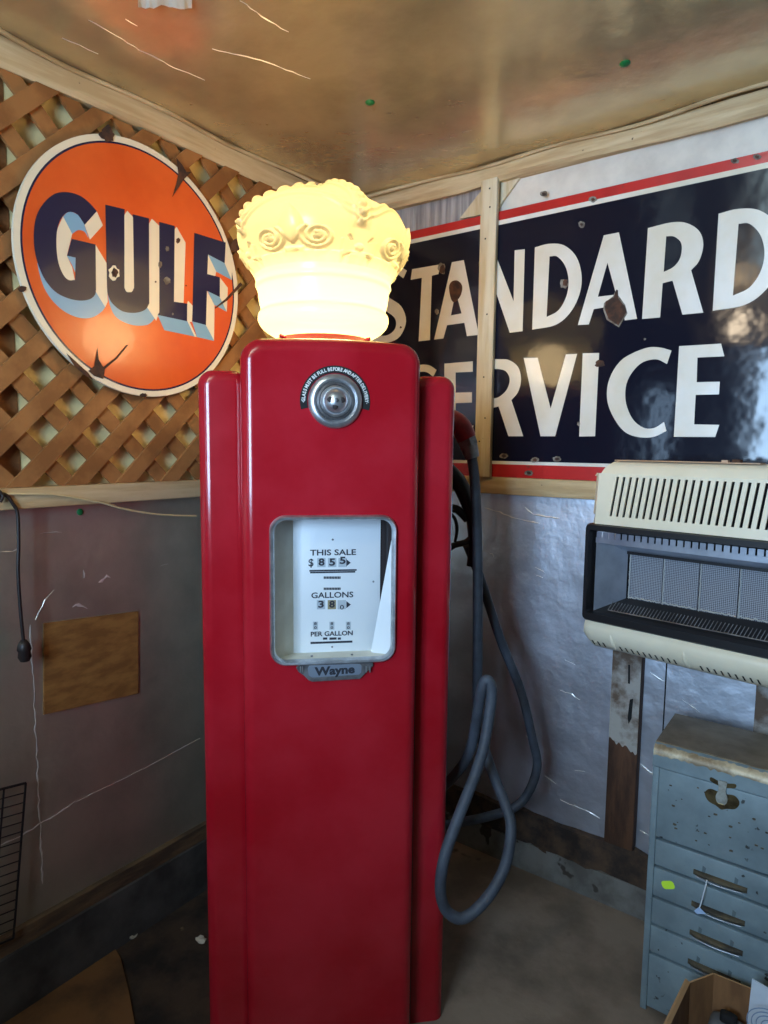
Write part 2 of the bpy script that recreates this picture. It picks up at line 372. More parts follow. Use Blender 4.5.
# seam between the foil sheets
a = rpx(667, 660); b = rpx(665, 740); wr.box(a.x-0.002, a.x+0.002, -0.0015, 0, 0.24, 1.0, M['soot'])
struct(wr.build('wall_right', smooth=0))

wf = MB()   # the wall behind the camera, with the opening that lets the daylight in
x0, x1, z0, z1 = WIN; s0, s1, t0, t1 = SLIT
T = (ROOM_Y-0.1, ROOM_Y)
wf.box(-0.12, s0, *T, 0, CEIL, M['plaster']); wf.box(s0, s1, *T, 0, t0, M['plaster']); wf.box(s0, s1, *T, t1, CEIL, M['plaster'])
wf.box(s1, x0, *T, 0, CEIL, M['plaster']); wf.box(x0, x1, *T, 0, z0, M['plaster']); wf.box(x0, x1, *T, z1, CEIL, M['plaster'])
wf.box(x1, ROOM_X+0.1, *T, 0, CEIL, M['plaster'])
struct(wf.build('wall_front', smooth=0))
lw_ = MB(); lw_.box(0.2, 2.7, -2.78, -2.62, 0, 1.22, M['plaster']); struct(lw_.build('wall_partition', smooth=0))   # added unseen blocker that shades the lower pump and floor from the window
ws = MB(); ws.box(ROOM_X, ROOM_X+0.1, ROOM_Y, 0.12, 0, CEIL, M['plaster']); struct(ws.build('wall_side', smooth=0))
wi = MB()
for (a, b, cc, d) in ((x0-0.05, x0+0.02, z0-0.05, z1+0.05), (x1-0.02, x1+0.05, z0-0.05, z1+0.05), (x0, x1, z0-0.05, z0+0.02), (x0, x1, z1-0.02, z1+0.05), ((x0+x1)/2-0.02, (x0+x1)/2+0.02, z0, z1)):
    wi.box(a, b, ROOM_Y-0.09, ROOM_Y+0.02, cc, d, M['post_wood'])
struct(wi.build('window_1', smooth=0))

# concrete curbs, sill plates, ledges and ceiling trims
k = MB(); k.box(0, 0.03, ROOM_Y, 0, 0, 0.176, M['dirty_concrete']); struct(k.build('baseboard_left', smooth=0))  # left curb in a darker grey than the right one
k = MB(); k.box(0.03, ROOM_X, -0.025, 0, 0, 0.104, M['concrete']); struct(k.build('baseboard_right', smooth=0))
k = MB(); k.box(0, 0.02, ROOM_Y, -0.03, 0.176, 0.225, M['sill_brown']); struct(k.build('trim_1', smooth=0))
k = MB()
n = 60; V = []; Fc = []
for i in range(n+1):      # a ragged dirty sill plate
    x = 0.02+2.98*i/n; top = 0.215+random.uniform(-0.008, 0.008); bot = 0.098+random.uniform(-0.012, 0.012); y = -0.02+random.uniform(-0.005, 0.005)
    V += [(x, 0, top), (x, y, top-0.004), (x, y-0.004, bot), (x, 0, bot)]
for i in range(n):
    for j in range(4): Fc.append((4*i+j, 4*i+(j+1) % 4, 4*i+4+(j+1) % 4, 4*i+4+j))
Fc += [(0, 3, 2, 1), (4*n, 4*n+1, 4*n+2, 4*n+3)]
k.add(V, Fc, M['sill']); struct(k.build('trim_2', smooth=30))
k = MB(); k.box(0, 0.045, ROOM_Y, 0, 1.335, 1.388, M['pale_wood_y'], bev=0.003); struct(k.build('trim_3', smooth=30))
k = MB(); k.box(0.045, ROOM_X, -0.035, 0, 1.338, 1.397, M['pale_wood_x'], bev=0.003); struct(k.build('trim_4', smooth=30))

def rough_beam(name, along_y, depth, zb, m):
    mb = MB(); n = 70; L = []
    for i in range(n+1):
        t = i/n; wv = 0.004*math.sin(9*t*PI)+random.uniform(-0.0015, 0.0015); wb = 0.005*math.sin(23*t+1)+random.uniform(-0.001, 0.001)
        sec = [(0, zb+0.004), (depth*0.75, zb-0.002+wb), (depth+wv, zb+0.012), (depth+wv, CEIL-0.004), (depth*0.8, CEIL), (0, CEIL)]
        L.append([((u, ROOM_Y*t, z) if along_y else (ROOM_X*t, -u, z)) for u, z in sec])
    mb.loops(L, m, None, True, True); return struct(mb.build(name, smooth=35))
rough_beam('trim_5', True, 0.05, 2.375, M['pale_wood_y'])
rough_beam('trim_6', False, 0.05, 2.383, M['pale_wood_x'])
def edge_strip(name, along_y, off):
    mb = MB(); P = []
    for i in range(90):
        t = i/89; u = off+0.010*math.sin(11*t+2)+0.007*math.sin(31*t)
        P.append((u, -0.06+(ROOM_Y+0.1)*t, CEIL-0.006-0.003*math.sin(40*t)) if along_y else (0.06+(ROOM_X-0.1)*t, -u, CEIL-0.006-0.003*math.sin(37*t)))
    mb.tube(P, 0.006, M['pale_wood'], 6, smooth_n=2); return struct(mb.build(name, smooth=60))
edge_strip('trim_7', True, 0.066); edge_strip('trim_8', False, 0.064)

# studs that come down from under the heater
def stud(name, xa, xb, za, zb, yb):
    s = MB(); s.box(xa, xb, -yb, -0.0, za, zb, M['stud'], bev=0.003)
    xs = []; 
    for zz0, zz1 in ((0.56, zb-0.005),):
        n = 14; pts = smoothpoly([(xa+0.001, zz1), (xa+0.001, zz0+0.02)]+[(xa+(xb-xa)*i/n, zz0+0.02-0.03*i/n+random.uniform(-0.009, 0.009), 1) for i in range(1, n)]+[(xb-0.001, zz0-0.01), (xb-0.001, zz1)], 3)
        s.poly(pts, [], M['peel'], lambda u, v, h: (u, -yb-h, v), 0.0012)
    s.poly([(xa+0.05, 0.83), (xa+0.056, 0.83), (xa+0.058, 0.77), (xa+0.052, 0.77)], [], M['soot'], lambda u, v, h: (u, -yb-h, v), 0.002)
    s.poly([(xb-0.03, 0.72), (xb-0.02, 0.725), (xb-0.022, 0.66), (xb-0.03, 0.64), (xb-0.034, 0.66)], [], M['soot'], lambda u, v, h: (u, -yb-h, v), 0.002)
    return struct(s.build(name, smooth=30))
stud('trim_9', 1.122, 1.212, 0.225, 0.93, 0.04); stud('trim_10', 1.52, 1.61, 0.225, 0.93, 0.04)

# ================================================================== LATTICE
def clip(poly, xa, xb, ya, yb):
    for ax, lim, sg in ((0, xa, 1), (0, xb, -1), (1, ya, 1), (1, yb, -1)):
        out = []
        for i in range(len(poly)):
            p, q = poly[i-1], poly[i]; dp = sg*(p[ax]-lim); dq = sg*(q[ax]-lim)
            if (dp >= 0) != (dq >= 0):
                t = dp/(dp-dq); out.append((p[0]+(q[0]-p[0])*t, p[1]+(q[1]-p[1])*t))
            if dq >= 0: out.append(q)
        poly = out
        if not poly: return []
    return poly
lat = MB(); pitch = 0.1025; hw = 0.021
ca = (-1.2557+1.674)/2**0.5; cb = (1.674+1.2557)/2**0.5
for fam, xo in ((0, 0.022), (1, 0.031)):
    c0 = (ca if fam == 0 else cb)+pitch/2
    for i in range(-30, 30):
        q = c0+i*pitch; pts = []
        for s_, t_ in ((-hw, -4), (hw, -4), (hw, 4), (-hw, 4)):
            u = q+s_; t = t_
            aa, bb = (u, t) if fam == 0 else (t, u)
            pts.append(((aa-bb)/2**0.5, (aa+bb)/2**0.5))
        pl = clip(pts, -2.2, -0.012, 1.389, 2.372)
        if len(pl) > 2: lat.poly(pl, [], M['lattice'], lambda u, v, h: (h, u, v), 0.0095, xo)
lat.box(0.0, 0.022, -0.05, -0.015, 1.389, 2.37, M['lattice']); lat.box(0.0, 0.022, -2.19, -2.15, 1.389, 2.37, M['lattice'])
o = lat.build('lattice_panel', smooth=0); tag(o, 'brown wooden diagonal lattice panel behind the round orange sign', 'lattice')

# ================================================================== GULF SIGN
GX = 0.046
gp = empty('round_sign', (GX, -0.9725, 1.633)); GC = Vector((GX, -0.9725, 1.979)); GR = 0.3445
gl_off = Vector(gp.location)
def g3(u, v, h): return Vector((GX+h, u, v))-gl_off
def circ(r, n=96, jit=0): return [(GC.y+r*math.cos(2*PI*k/n), GC.z+r*math.sin(2*PI*k/n)) for k in range(n)]
d = MB(); d.poly(circ(GR), [], M['cream'], g3, 0.010); d.build('sign_rim', gp, smooth=30)
d = MB(); d.poly(circ(GR-0.016), [circ(GR-0.021)], M['navy'], g3, 0.0004, 0.010); d.build('dark_line', gp, smooth=30)
d = MB(); d.poly(circ(GR-0.021), [], M['orange'], g3, 0.0004, 0.010); gf = d.build('sign_face', gp, smooth=30)
def A5(x, y): return (20+x/6.4, 180+y/6.4)
def A6(x, y): return (120+x/6.144, 200+y/6.144)
def gpoly(mb, pts, conv, m, lvl, holes=()):
    def cv(L):
        out = []
        for p in smoothpoly(L):
            q = on(*conv(*p), (1, 0, 0), GX+0.0105); out.append((q.y, q.z))
        return out
    mb.poly(cv(pts), [cv(h) for h in holes], m, g3, 0.0004, 0.0104+0.0004*lvl)
c = 1
G = MB()
gpoly(G, [(300, 78, c), (220, 90, c), (150, 150, c), (105, 230, c), (88, 330, c), (92, 440, c), (115, 540, c), (160, 640, c), (225, 715, c), (300, 755, c), (380, 772, c), (445, 763, c), (478, 735, c), (485, 700),
          (482, 413), (330, 377), (300, 485), (355, 497), (352, 640), (310, 640, c), (275, 605, c), (245, 530, c), (232, 430, c), (235, 330, c), (255, 260, c), (290, 215, c), (330, 205, c), (370, 225, c), (413, 287), (490, 200), (440, 145, c), (380, 100, c)], A5, M['navy'], 2)
gpoly(G, [(110, 530), (125, 600, c), (155, 690, c), (210, 775, c), (290, 845, c), (380, 882, c), (460, 880, c), (520, 845, c), (545, 813), (480, 705), (300, 700), (160, 600)], A5, M['sky'], 0)
gpoly(G, [(482, 413), (555, 535), (560, 780), (545, 815), (480, 708)], A5, M['cream'], 1)
gpoly(G, [(490, 200), (530, 290), (447, 382), (413, 287)], A5, M['cream'], 1)
gpoly(G, [(275, 235), (300, 210, c), (330, 205, c), (370, 225, c), (405, 265), (438, 372), (410, 330, c), (370, 322, c), (333, 345)], A5, M['sky'], 1)
gpoly(G, [(275, 232), (333, 345), (299, 485), (333, 560), (350, 640), (310, 640, c), (275, 605, c), (245, 530, c), (232, 430, c), (235, 330, c)], A5, M['cream'], 1)
gpoly(G, [(299, 485), (357, 496), (352, 590), (333, 545)], A5, M['sky'], 1)
G.build('letter', gp, smooth=30)
Um = MB()
gpoly(Um, [(545, 158), (668, 188), (667, 680), (680, 708, c), (698, 716, c), (715, 706, c), (727, 680), (720, 220), (824, 246), (826, 790), (800, 830, c), (736, 850, c), (655, 840, c), (590, 790, c), (562, 735, c), (556, 690)], A5, M['navy'], 2)
gpoly(Um, [(667, 225), (685, 197), (721, 238), (728, 690), (715, 715, c), (698, 718, c), (680, 715, c), (667, 690)], A5, M['cream'], 3)
gpoly(Um, [(562, 735), (575, 800, c), (605, 865, c), (655, 905, c), (730, 930, c), (800, 930, c), (835, 915, c), (868, 880), (812, 800), (640, 760)], A5, M['sky'], 0)
gpoly(Um, [(178, 145), (195, 115), (242, 160), (240, 690), (222, 742), (163, 655), (178, 620)], A6, M['cream'], 1)
Um.build('letter', gp, smooth=30)
Lm = MB()
gpoly(Lm, [(240, 135), (335, 160), (330, 625), (412, 637), (410, 745), (230, 706), (241, 690)], A6, M['navy'], 2)
gpoly(Lm, [(335, 180), (347, 165), (402, 262), (390, 632), (329, 626)], A6, M['cream'], 1)
gpoly(Lm, [(412, 637), (418, 620), (448, 652), (440, 750), (412, 745)], A6, M['cream'], 1)
gpoly(Lm, [(230, 706), (415, 745), (462, 840), (272, 800)], A6, M['sky'], 1)
gpoly(Lm, [(413, 745), (426, 748), (470, 842), (458, 840)], A6, M['cream'], 2)
Lm.build('letter', gp, smooth=30)
Fm = MB()
gpoly(Fm, [(455, 202), (648, 262), (642, 388), (540, 335), (535, 455), (612, 475), (612, 596), (533, 558), (527, 768), (443, 746)], A6, M['navy'], 2)
gpoly(Fm, [(648, 262), (690, 340), (685, 492), (641, 388)], A6, M['cream'], 1)
gpoly(Fm, [(540, 335), (642, 388), (685, 492), (590, 440)], A6, M['sky'], 1)
gpoly(Fm, [(540, 335), (590, 440), (585, 468), (535, 455)], A6, M['cream'], 1)
gpoly(Fm, [(612, 475), (662, 540), (655, 687), (611, 596)], A6, M['cream'], 1)
gpoly(Fm, [(535, 556), (612, 594), (655, 687), (580, 645)], A6, M['sky'], 1)
gpoly(Fm, [(533, 558), (580, 645), (577, 862), (526, 768)], A6, M['cream'], 1)
gpoly(Fm, [(443, 746), (527, 767), (578, 866), (472, 842)], A6, M['sky'], 1)
Fm.build('letter', gp, smooth=30)
# rusty chips and cracks
class Parts:
    '''stands in for MB: every outline becomes a part of its own'''
    def __init__(s, name, parent): s.name, s.parent = name, parent
    def poly(s, *a, **k): m_ = MB(); m_.poly(*a, **k); m_.build(s.name, s.parent, smooth=30)
R_ = Parts('rust_chip', gp)
def blob(mb, cx, cy, rx, ry, conv, m, fn, lvl, n=14, ang=0):
    pts = []
    for k in range(n):
        a = 2*PI*k/n; rr = random.uniform(0.75, 1.1); u = rx*rr*math.cos(a); v = ry*rr*math.sin(a)
        pts.append((cx+u*math.cos(ang)-v*math.sin(ang), cy+u*math.sin(ang)+v*math.cos(ang)))
    fn(mb, pts, conv, m, lvl)
def ident(x, y): return (x, y)
blob(R_, 600, 596, 36, 46, A5, M['cream'], gpoly, 4); blob(R_, 604, 594, 22, 32, A5, M['rust'], gpoly, 5)
for x, y, rx, ry in ((355, 250, 14, 18), (288, 300, 12, 16), (245, 395, 12, 24), (216, 503, 6, 7), (404, 527, 5, 5), (322, 700, 6, 8)): blob(R_, x, y, rx, ry, A6, M['rust'] if y in (250, 503, 527) else M['chip_grey'], gpoly, 5)
blob(R_, 288, 496, 25, 24, A6, M['chip_grey'], gpoly, 4, ang=0.6)
blob(R_, 106, 134.5, 8, 5, ident, M['rust'], gpoly, 4); gpoly(R_, [(101, 130), (108, 124), (112, 131), (113, 141), (105, 142)], ident, M['rust'], 5)
gpoly(R_, [(176, 158), (182, 165), (186, 172), (191, 172), (183, 180), (178, 188), (172, 197), (176, 184), (178, 174)], ident, M['rust'], 4)
gpoly(R_, [(97, 348), (98.5, 360), (103, 367), (116, 357), (126, 345), (128, 345), (117, 358.5), (104.5, 369), (103, 379), (94, 376), (88, 371), (94, 366)], ident, M['rust'], 4)
gpoly(R_, [(214, 308), (225, 299), (236, 287), (240, 282), (242, 285), (236, 291), (227, 300.5), (215, 308.8)], ident, M['rust'], 4)
blob(R_, 235, 246, 5, 7, ident, M['rust'], gpoly, 4); blob(R_, 22, 289, 5, 3, ident, M['rust'], gpoly, 4); blob(R_, 143, 395, 4, 2, ident, M['rust'], gpoly, 4)
gpoly(R_, [(66, 353), (78, 364), (88, 373), (93, 380), (84, 375), (74, 366)], ident, M['rust'], 4)
tag(gp, 'round orange enamel sign reading GULF hung on the lattice', 'sign')

# ================================================================== STANDARD SERVICE SIGN
SY = -0.024
sp = empty('wall_sign', (1.0, SY, 1.397)); s_off = Vector(sp.location)
def s3(u, v, h): return Vector((u, SY-h, v))-s_off
SX0, SX1, SZ0, SZ1 = 0.115, 1.86, 1.398, 2.287
def rect(xa, xb, za, zb): return [(xa, za), (xb, za), (xb, zb), (xa, zb)]
d = MB(); d.poly(rect(SX0, SX1, SZ0, SZ1), [], M['sign_red'], s3, 0.006); d.build('red_border', sp, smooth=0)
d = MB(); d.poly(rect(SX0+0.03, SX1-0.03, 1.442, 2.258), [], M['sign_white'], s3, 0.0004, 0.006); d.build('white_line', sp, smooth=0)
d = MB(); d.poly(rect(SX0+0.042, SX1-0.042, 1.453, 2.243), [], M['dark_navy'], s3, 0.0004, 0.0064); d.build('sign_field', sp, smooth=0)
def B7(x, y): return (380+x/4.658, 230+y/4.6545)
def B8(x, y): return (490+x/4.4533, 220+y/4.4533)
def B9(x, y): return (620+x/3.939, 190+y/3.939)
def sc(L, conv, dx=0):
    out = []
    for p in smoothpoly(L):
        q = on(*conv(*p), (0, 1, 0), SY-0.0072); out.append((q.x+dx, q.z))
    return out
def spoly(mb, pts, conv, m, lvl, holes=()): mb.poly(sc(pts, conv), [sc(h, conv) for h in holes], m, s3, 0.0005, 0.0068+0.0005*lvl)
W = M['sign_white']
def letter(pts, conv, holes=()):
    mb = MB(); spoly(mb, pts, conv, W, 0, holes); return mb.build('letter', sp, smooth=30)
# the two letters S, from one stroke outline in the sign's own metres
def s_letter(cx, zb, h, wd):
    cl = [(0.93, 0.86), (0.74, 0.93), (0.50, 0.94), (0.28, 0.88), (0.16, 0.75), (0.24, 0.61), (0.48, 0.51), (0.74, 0.40), (0.84, 0.26), (0.74, 0.12), (0.50, 0.06), (0.26, 0.07), (0.06, 0.14)]
    tk = [0.105, 0.10, 0.10, 0.13, 0.16, 0.17, 0.17, 0.17, 0.16, 0.13, 0.10, 0.10, 0.105]
    P = [Vector((cx+(x-0.5)*wd, zb+z*h)) for x, z in cl]; l, r = [], []
    for i, p in enumerate(P):
        t = (P[min(i+1, len(P)-1)]-P[max(i-1, 0)]).normalized(); nn = Vector((-t.y, t.x)); w_ = tk[i]*h*0.5
        e = (i in (0, len(P)-1))
        l.append(((p+nn*w_).x, (p+nn*w_).y) + (() if e else (1,))); r.append(((p-nn*w_).x, (p-nn*w_).y) + (() if e else (1,)))
    mb = MB(); mb.poly(smoothpoly(l+r[::-1], 4), [], W, s3, 0.0005, 0.0068); return mb.build('letter', sp, smooth=30)
q1 = on(*B7(125, 200), (0, 1, 0), SY); q2 = on(*B7(30, 530), (0, 1, 0), SY)
s_letter(q1.x-0.078, q2.z, 0.285, 0.175)
letter([(160, 181), (280, 160), (272, 205), (241, 213), (233, 512), (180, 518), (195, 222), (143, 232), (150, 182)], B7)
letter([(335, 150), (390, 140), (460, 488), (405, 494), (393, 432), (312, 443), (295, 505), (252, 510)], B7, [[(352, 285), (380, 388), (330, 398)]])
letter([(-28, 168), (25, 155), (105, 362), (110, 135), (155, 130), (145, 495), (88, 502), (14, 285), (8, 508), (-38, 512)], B8)
Dout = [(200, 122), (262, 106, c), (330, 113, c), (385, 165, c), (408, 250, c), (397, 335, c), (355, 415, c), (290, 468, c), (188, 488)]
Din = [(265, 162), (300, 163, c), (335, 205, c), (350, 270, c), (340, 340, c), (305, 402, c), (252, 432)]
letter(Dout, B8, [Din])
letter([(507, 68), (574, 55), (655, 440), (600, 447), (588, 376), (462, 397), (440, 465), (391, 468)], B8, [[(523, 190), (562, 332), (480, 342)]])
letter([(110, 150), (200, 128, c), (262, 130, c), (312, 162, c), (328, 215, c), (312, 278, c), (280, 316), (328, 483), (246, 491), (207, 357), (168, 367), (158, 502), (87, 508)], B9, [[(182, 182), (215, 184, c), (242, 212, c), (238, 265, c), (212, 302, c), (172, 323)]])
# the last D repeats the first one further along the sign
qa = on(*B8(188, 488), (0, 1, 0), SY); qb = on(*B9(362, 480), (0, 1, 0), SY); dx = qb.x-qa.x
mb = MB(); mb.poly(sc(Dout, B8, dx), [sc(Din, B8, dx)], W, s3, 0.0005, 0.0068); mb.build('letter', sp, smooth=30)
# SERVICE
q3 = on(*B7(262, 650), (0, 1, 0), SY); q4 = on(*B8(110, 962), (0, 1, 0), SY); q5 = on(*B8(180, 612), (0, 1, 0), SY)
RH = q5.z-q4.z
s_letter(q3.x-0.07, q4.z, RH*1.02, 0.16)
letter([(300, 622), (432, 611), (432, 660), (352, 663), (352, 757), (428, 755), (428, 803), (352, 806), (352, 915), (435, 910), (425, 955), (298, 960)], B7)
letter([(-45, 620), (40, 620, c), (85, 624, c), (125, 655, c), (138, 710, c), (125, 765, c), (95, 802), (148, 963), (82, 963), (38, 830), (8, 838), (8, 963), (-45, 963)], B8, [[(8, 665), (40, 664, c), (72, 675, c), (88, 710, c), (75, 755, c), (40, 788, c), (8, 795)]])
letter([(150, 614), (212, 613), (270, 840), (338, 598), (388, 596), (290, 963), (225, 963)], B8)
letter([(413, 593), (486, 592), (468, 963), (397, 964)], B8)
letter([(648, 347.5, c), (633, 353, c), (621, 360.5, c), (612, 373, c), (607.2, 388, c), (608, 404, c), (615, 420, c), (625, 432, c), (638, 437, c), (653, 437, c), (666.5, 431), (664, 422), (654, 428, c), (643, 427.5, c), (632, 418, c), (625.5, 400, c), (627.6, 380.4, c), (640, 364, c), (655.5, 359.3, c), (667, 364), (671.5, 350.5), (660, 347.5, c)], ident)
letter([(233, 615), (398, 605), (411, 655), (305, 660), (302, 757), (393, 755), (390, 805), (298, 807), (292, 923), (391, 925), (375, 973), (212, 972)], B9)
chips = Parts('rust_chip', sp)
blob(chips, 288, 180, 20, 30, B7, M['chip_grey'], spoly, 1); blob(chips, 290, 182, 13, 22, B7, M['rust'], spoly, 2)
spoly(chips, [(322, 265, c), (335, 240, c), (362, 236, c), (383, 260, c), (378, 300, c), (358, 330, c), (340, 335, c), (328, 310, c)], B7, M['rust'], 2)
blob(chips, 97, 453, 5, 6, B7, M['rust'], spoly, 2); blob(chips, 265, 380, 10, 14, B7, M['chip_grey'], spoly, 2)
spoly(chips, [(515, 362), (552, 345), (562, 310), (570, 312), (572, 350), (600, 385), (608, 410), (572, 470), (528, 440), (512, 400)], B8, M['rust'], 2)
spoly(chips, [(508, 370), (548, 340), (556, 320), (575, 340), (602, 378), (612, 415), (574, 478), (520, 445), (504, 398)], B8, M['chip_grey'], 1)
blob(chips, 490, 640, 24, 18, B8, M['rust'], spoly, 2); blob(chips, 335, 280, 12, 16, B8, M['rust'], spoly, 2); blob(chips, 330, 284, 22, 22, B8, M['chip_grey'], spoly, 1)
blob(chips, 408, 20, 16, 16, B8, M['chip_grey'], spoly, 1); blob(chips, 408, 20, 7, 7, B8, M['rust'], spoly, 2); blob(chips, 395, 908, 8, 10, B8, M['chip_grey'], spoly, 1)
for x, y in ((504, 456), (535, 460), (557, 459), (529, 473), (544, 194), (593, 199.5), (735, 161), (757, 157)):
    blob(chips, x, y, 4.5, 3, ident, M['chip_grey'], spoly, 1); blob(chips, x, y, 2.2, 1.6, ident, M['rust'], spoly, 2)
blob(chips, 98, 588, 5, 5, B9, M['chip_grey'], spoly, 1)
tag(sp, 'large dark blue enamel wall sign reading STANDARD SERVICE with red border', 'sign')

# the cream slat that holds the sign
k = MB(); k.box(0.619, 0.679, -0.052, -0.0335, 1.3975, 2.392, M['post_wood'], bev=0.0015)
for z in (2.36, 2.30, 2.20, 1.95, 1.74, 1.60, 1.52):
    xx = 0.649+random.uniform(-0.015, 0.015); k.poly([(xx+0.003*math.cos(t*PI/4), z+0.003*math.sin(t*PI/4)) for t in range(8)], [], M['soot'], lambda u, v, h: (u, -0.052-h, v), 0.0006)
tag(k.build('upright_board', smooth=30), 'upright cream wooden slat nailed across the dark blue sign', 'slat')
k = MB()   # diagonal offcut behind its top
k.poly([(q.x, q.z) for q in (on(x, y, (0, 1, 0), -0.012) for x, y in ((460, 219), (480, 193), (512, 175.5), (520, 178), (504, 200), (497, 212)))], [], M['post_wood'], lambda u, v, h: (u, -h, v), 0.010, 0.005)
tag(k.build('diagonal_board', smooth=0), 'short diagonal wooden brace behind the top of the upright slat', 'brace')

# ================================================================== GAS PUMP
PR, PD = -0.15, -0.93
pump = empty('gas_pump', RX*PR+DX*PD, PI/4)
def pl(px, py, D):
    q = on(px, py, DX, D); return Vector((q.dot(RX)-PR, D-PD, q.z))
FY = -0.295; WY = -0.235; BY = 0.21
TOPZ = 1.735; WTOP = 1.668
def front_outline(hw, z0, z1, r, bow=0.0):
    pts = rrect(0, (z0+z1)/2, hw, (z1-z0)/2, r, 8, 8)
    # square feet: only the two upper corners are round; slight crown on top
    out = []
    for x, z in pts:
        if z < z0+r+1e-6:
            if abs(x) > hw-r-1e-6: x = math.copysign(hw, x); z = z0 if z < z0+r*0.5 else z
            else: z = z0
        if z > z1-r-1e-6: z += bow*(1-(x/hw)**2)
        out.append((x, z))
    return out
def shell(mb, hw, z0, z1, r, y0, y1, bev, bow, hole=None, m=None):
    """upright body whose front edge is rounded over; hole is a rounded window in the front"""
    def ol(ins):
        pts = front_outline(hw, z0, z1, r, bow); res = []
        for x, z in pts:
            zz = z-ins*max(0, (z-(z1-r))/r) if z > z1-r else z
            xx = x*(hw-ins)/hw
            res.append((xx, min(zz, z1+bow-ins) if z > z1-r else zz))
        return res
    L = []
    if hole:
        cx, cz, a, b, rr = hole; H = rrect(cx, cz, a, b, rr, 8, 8); L.append([(x, y0+0.003, z) for x, z in H]); L.append([(x, y0, z) for x, z in H])
    L.append([(x, y0, z) for x, z in ol(bev+0.002)])
    for i in range(9):
        t = PI/2*i/8; L.append([(x, y0+bev*(1-math.cos(t)), z) for x, z in ol(bev*(1-math.sin(t)))])
    L.append([(x, y0+bev+0.002, z) for x, z in ol(0)]); L.append([(x, y1-bev, z) for x, z in ol(0)])
    for i in range(1, 9):
        t = PI/2*i/8; L.append([(x, y1-bev+bev*math.sin(t), z) for x, z in ol(bev*(1-math.cos(t)))])
    mb.loops(L, m or M['red'], None, not hole, True)
WCX, WCZ = 0.004, 1.171
mb = MB(); shell(mb, 0.202, 0.0, TOPZ-0.006, 0.045, FY, BY+0.045, 0.026, 0.008, (WCX, WCZ, 0.1345, 0.1625, 0.028)); mb.build('center_panel', pump, smooth=50, wn=True)
for sgn in (-1, 1):
    mb = MB()
    hw = 0.055; 
    tmp = MB(); shell(tmp, hw, 0.0, WTOP, 0.034, WY, BY, 0.026, 0.0)
    tmp.v = [Vector((v.x+sgn*(0.30-hw), v.y, v.z)) for v in tmp.v]
    tmp.build('side_wing', pump, smooth=50, wn=True)
# dark strip coloured as the groove's shade where the right wing meets the panel
mb = MB()
for sgn in (1,): mb.box(0.199, 0.211, WY-0.001, WY+0.03, 0.002, WTOP-0.02, M['slot'])
mb.build('seam', pump, smooth=0)

# globe collar and crown shaped glass globe
GCY = -0.95-PD
mb = MB(); mb.lathe([(0.155, TOPZ-0.02), (0.15, TOPZ+0.012), (0.128, TOPZ+0.024), (0.122, TOPZ+0.036), (0.112, TOPZ+0.036), (0.108, TOPZ+0.02)], M['red'], 48, lambda q: q+Vector((-0.004, GCY, 0)), True, True)
for t in (-PI/2-0.95, -PI/2+0.95, PI/2):
    mb.tube([(-0.004+0.12*math.cos(t), GCY+0.12*math.sin(t), TOPZ+0.03), (-0.004+0.137*math.cos(t), GCY+0.137*math.sin(t), TOPZ+0.033)], 0.005, M['red'], 8)
mb.build('globe_collar', pump, smooth=40)

def interp(prof, t):
    x = t*(len(prof)-1); i = min(int(x), len(prof)-2); f_ = x-i
    p0 = prof[max(i-1, 0)]; p1 = prof[i]; p2 = prof[i+1]; p3 = prof[min(i+2, len(prof)-1)]
    return tuple(0.5*((2*b)+(c_-a)*f_+(2*a-5*b+4*c_-d_)*f_*f_+(3*b-a-3*c_+d_)*f_**3) for a, b, c_, d_ in zip(p0, p1, p2, p3))
low = [(0.108, 1.770), (0.13, 1.780), (0.155, 1.796), (0.167, 1.813), (0.168, 1.830), (0.161, 1.842), (0.164, 1.858), (0.167, 1.876), (0.169, 1.892), (0.174, 1.902), (0.173, 1.912), (0.176, 1.925)]
val = [(0.182, 1.938), (0.193, 1.956), (0.204, 1.974), (0.213, 1.994), (0.2175, 2.014), (0.215, 2.036), (0.204, 2.058), (0.181, 2.077), (0.149, 2.093), (0.108, 2.108), (0.066, 2.128), (0.030, 2.142), (0.001, 2.146)]
rib = [(0.181, 1.939), (0.190, 1.958), (0.200, 1.978), (0.208, 2.000), (0.212, 2.022), (0.210, 2.046), (0.199, 2.066), (0.176, 2.086), (0.145, 2.104), (0.106, 2.124), (0.066, 2.140), (0.030, 2.148), (0.001, 2.149)]
DIRX = lambda ph: (math.sin(ph), -math.cos(ph))      # azimuth measured from the pump's front
PH0 = math.radians(21)
NPH, NT = 480, 210
TL = 0.36
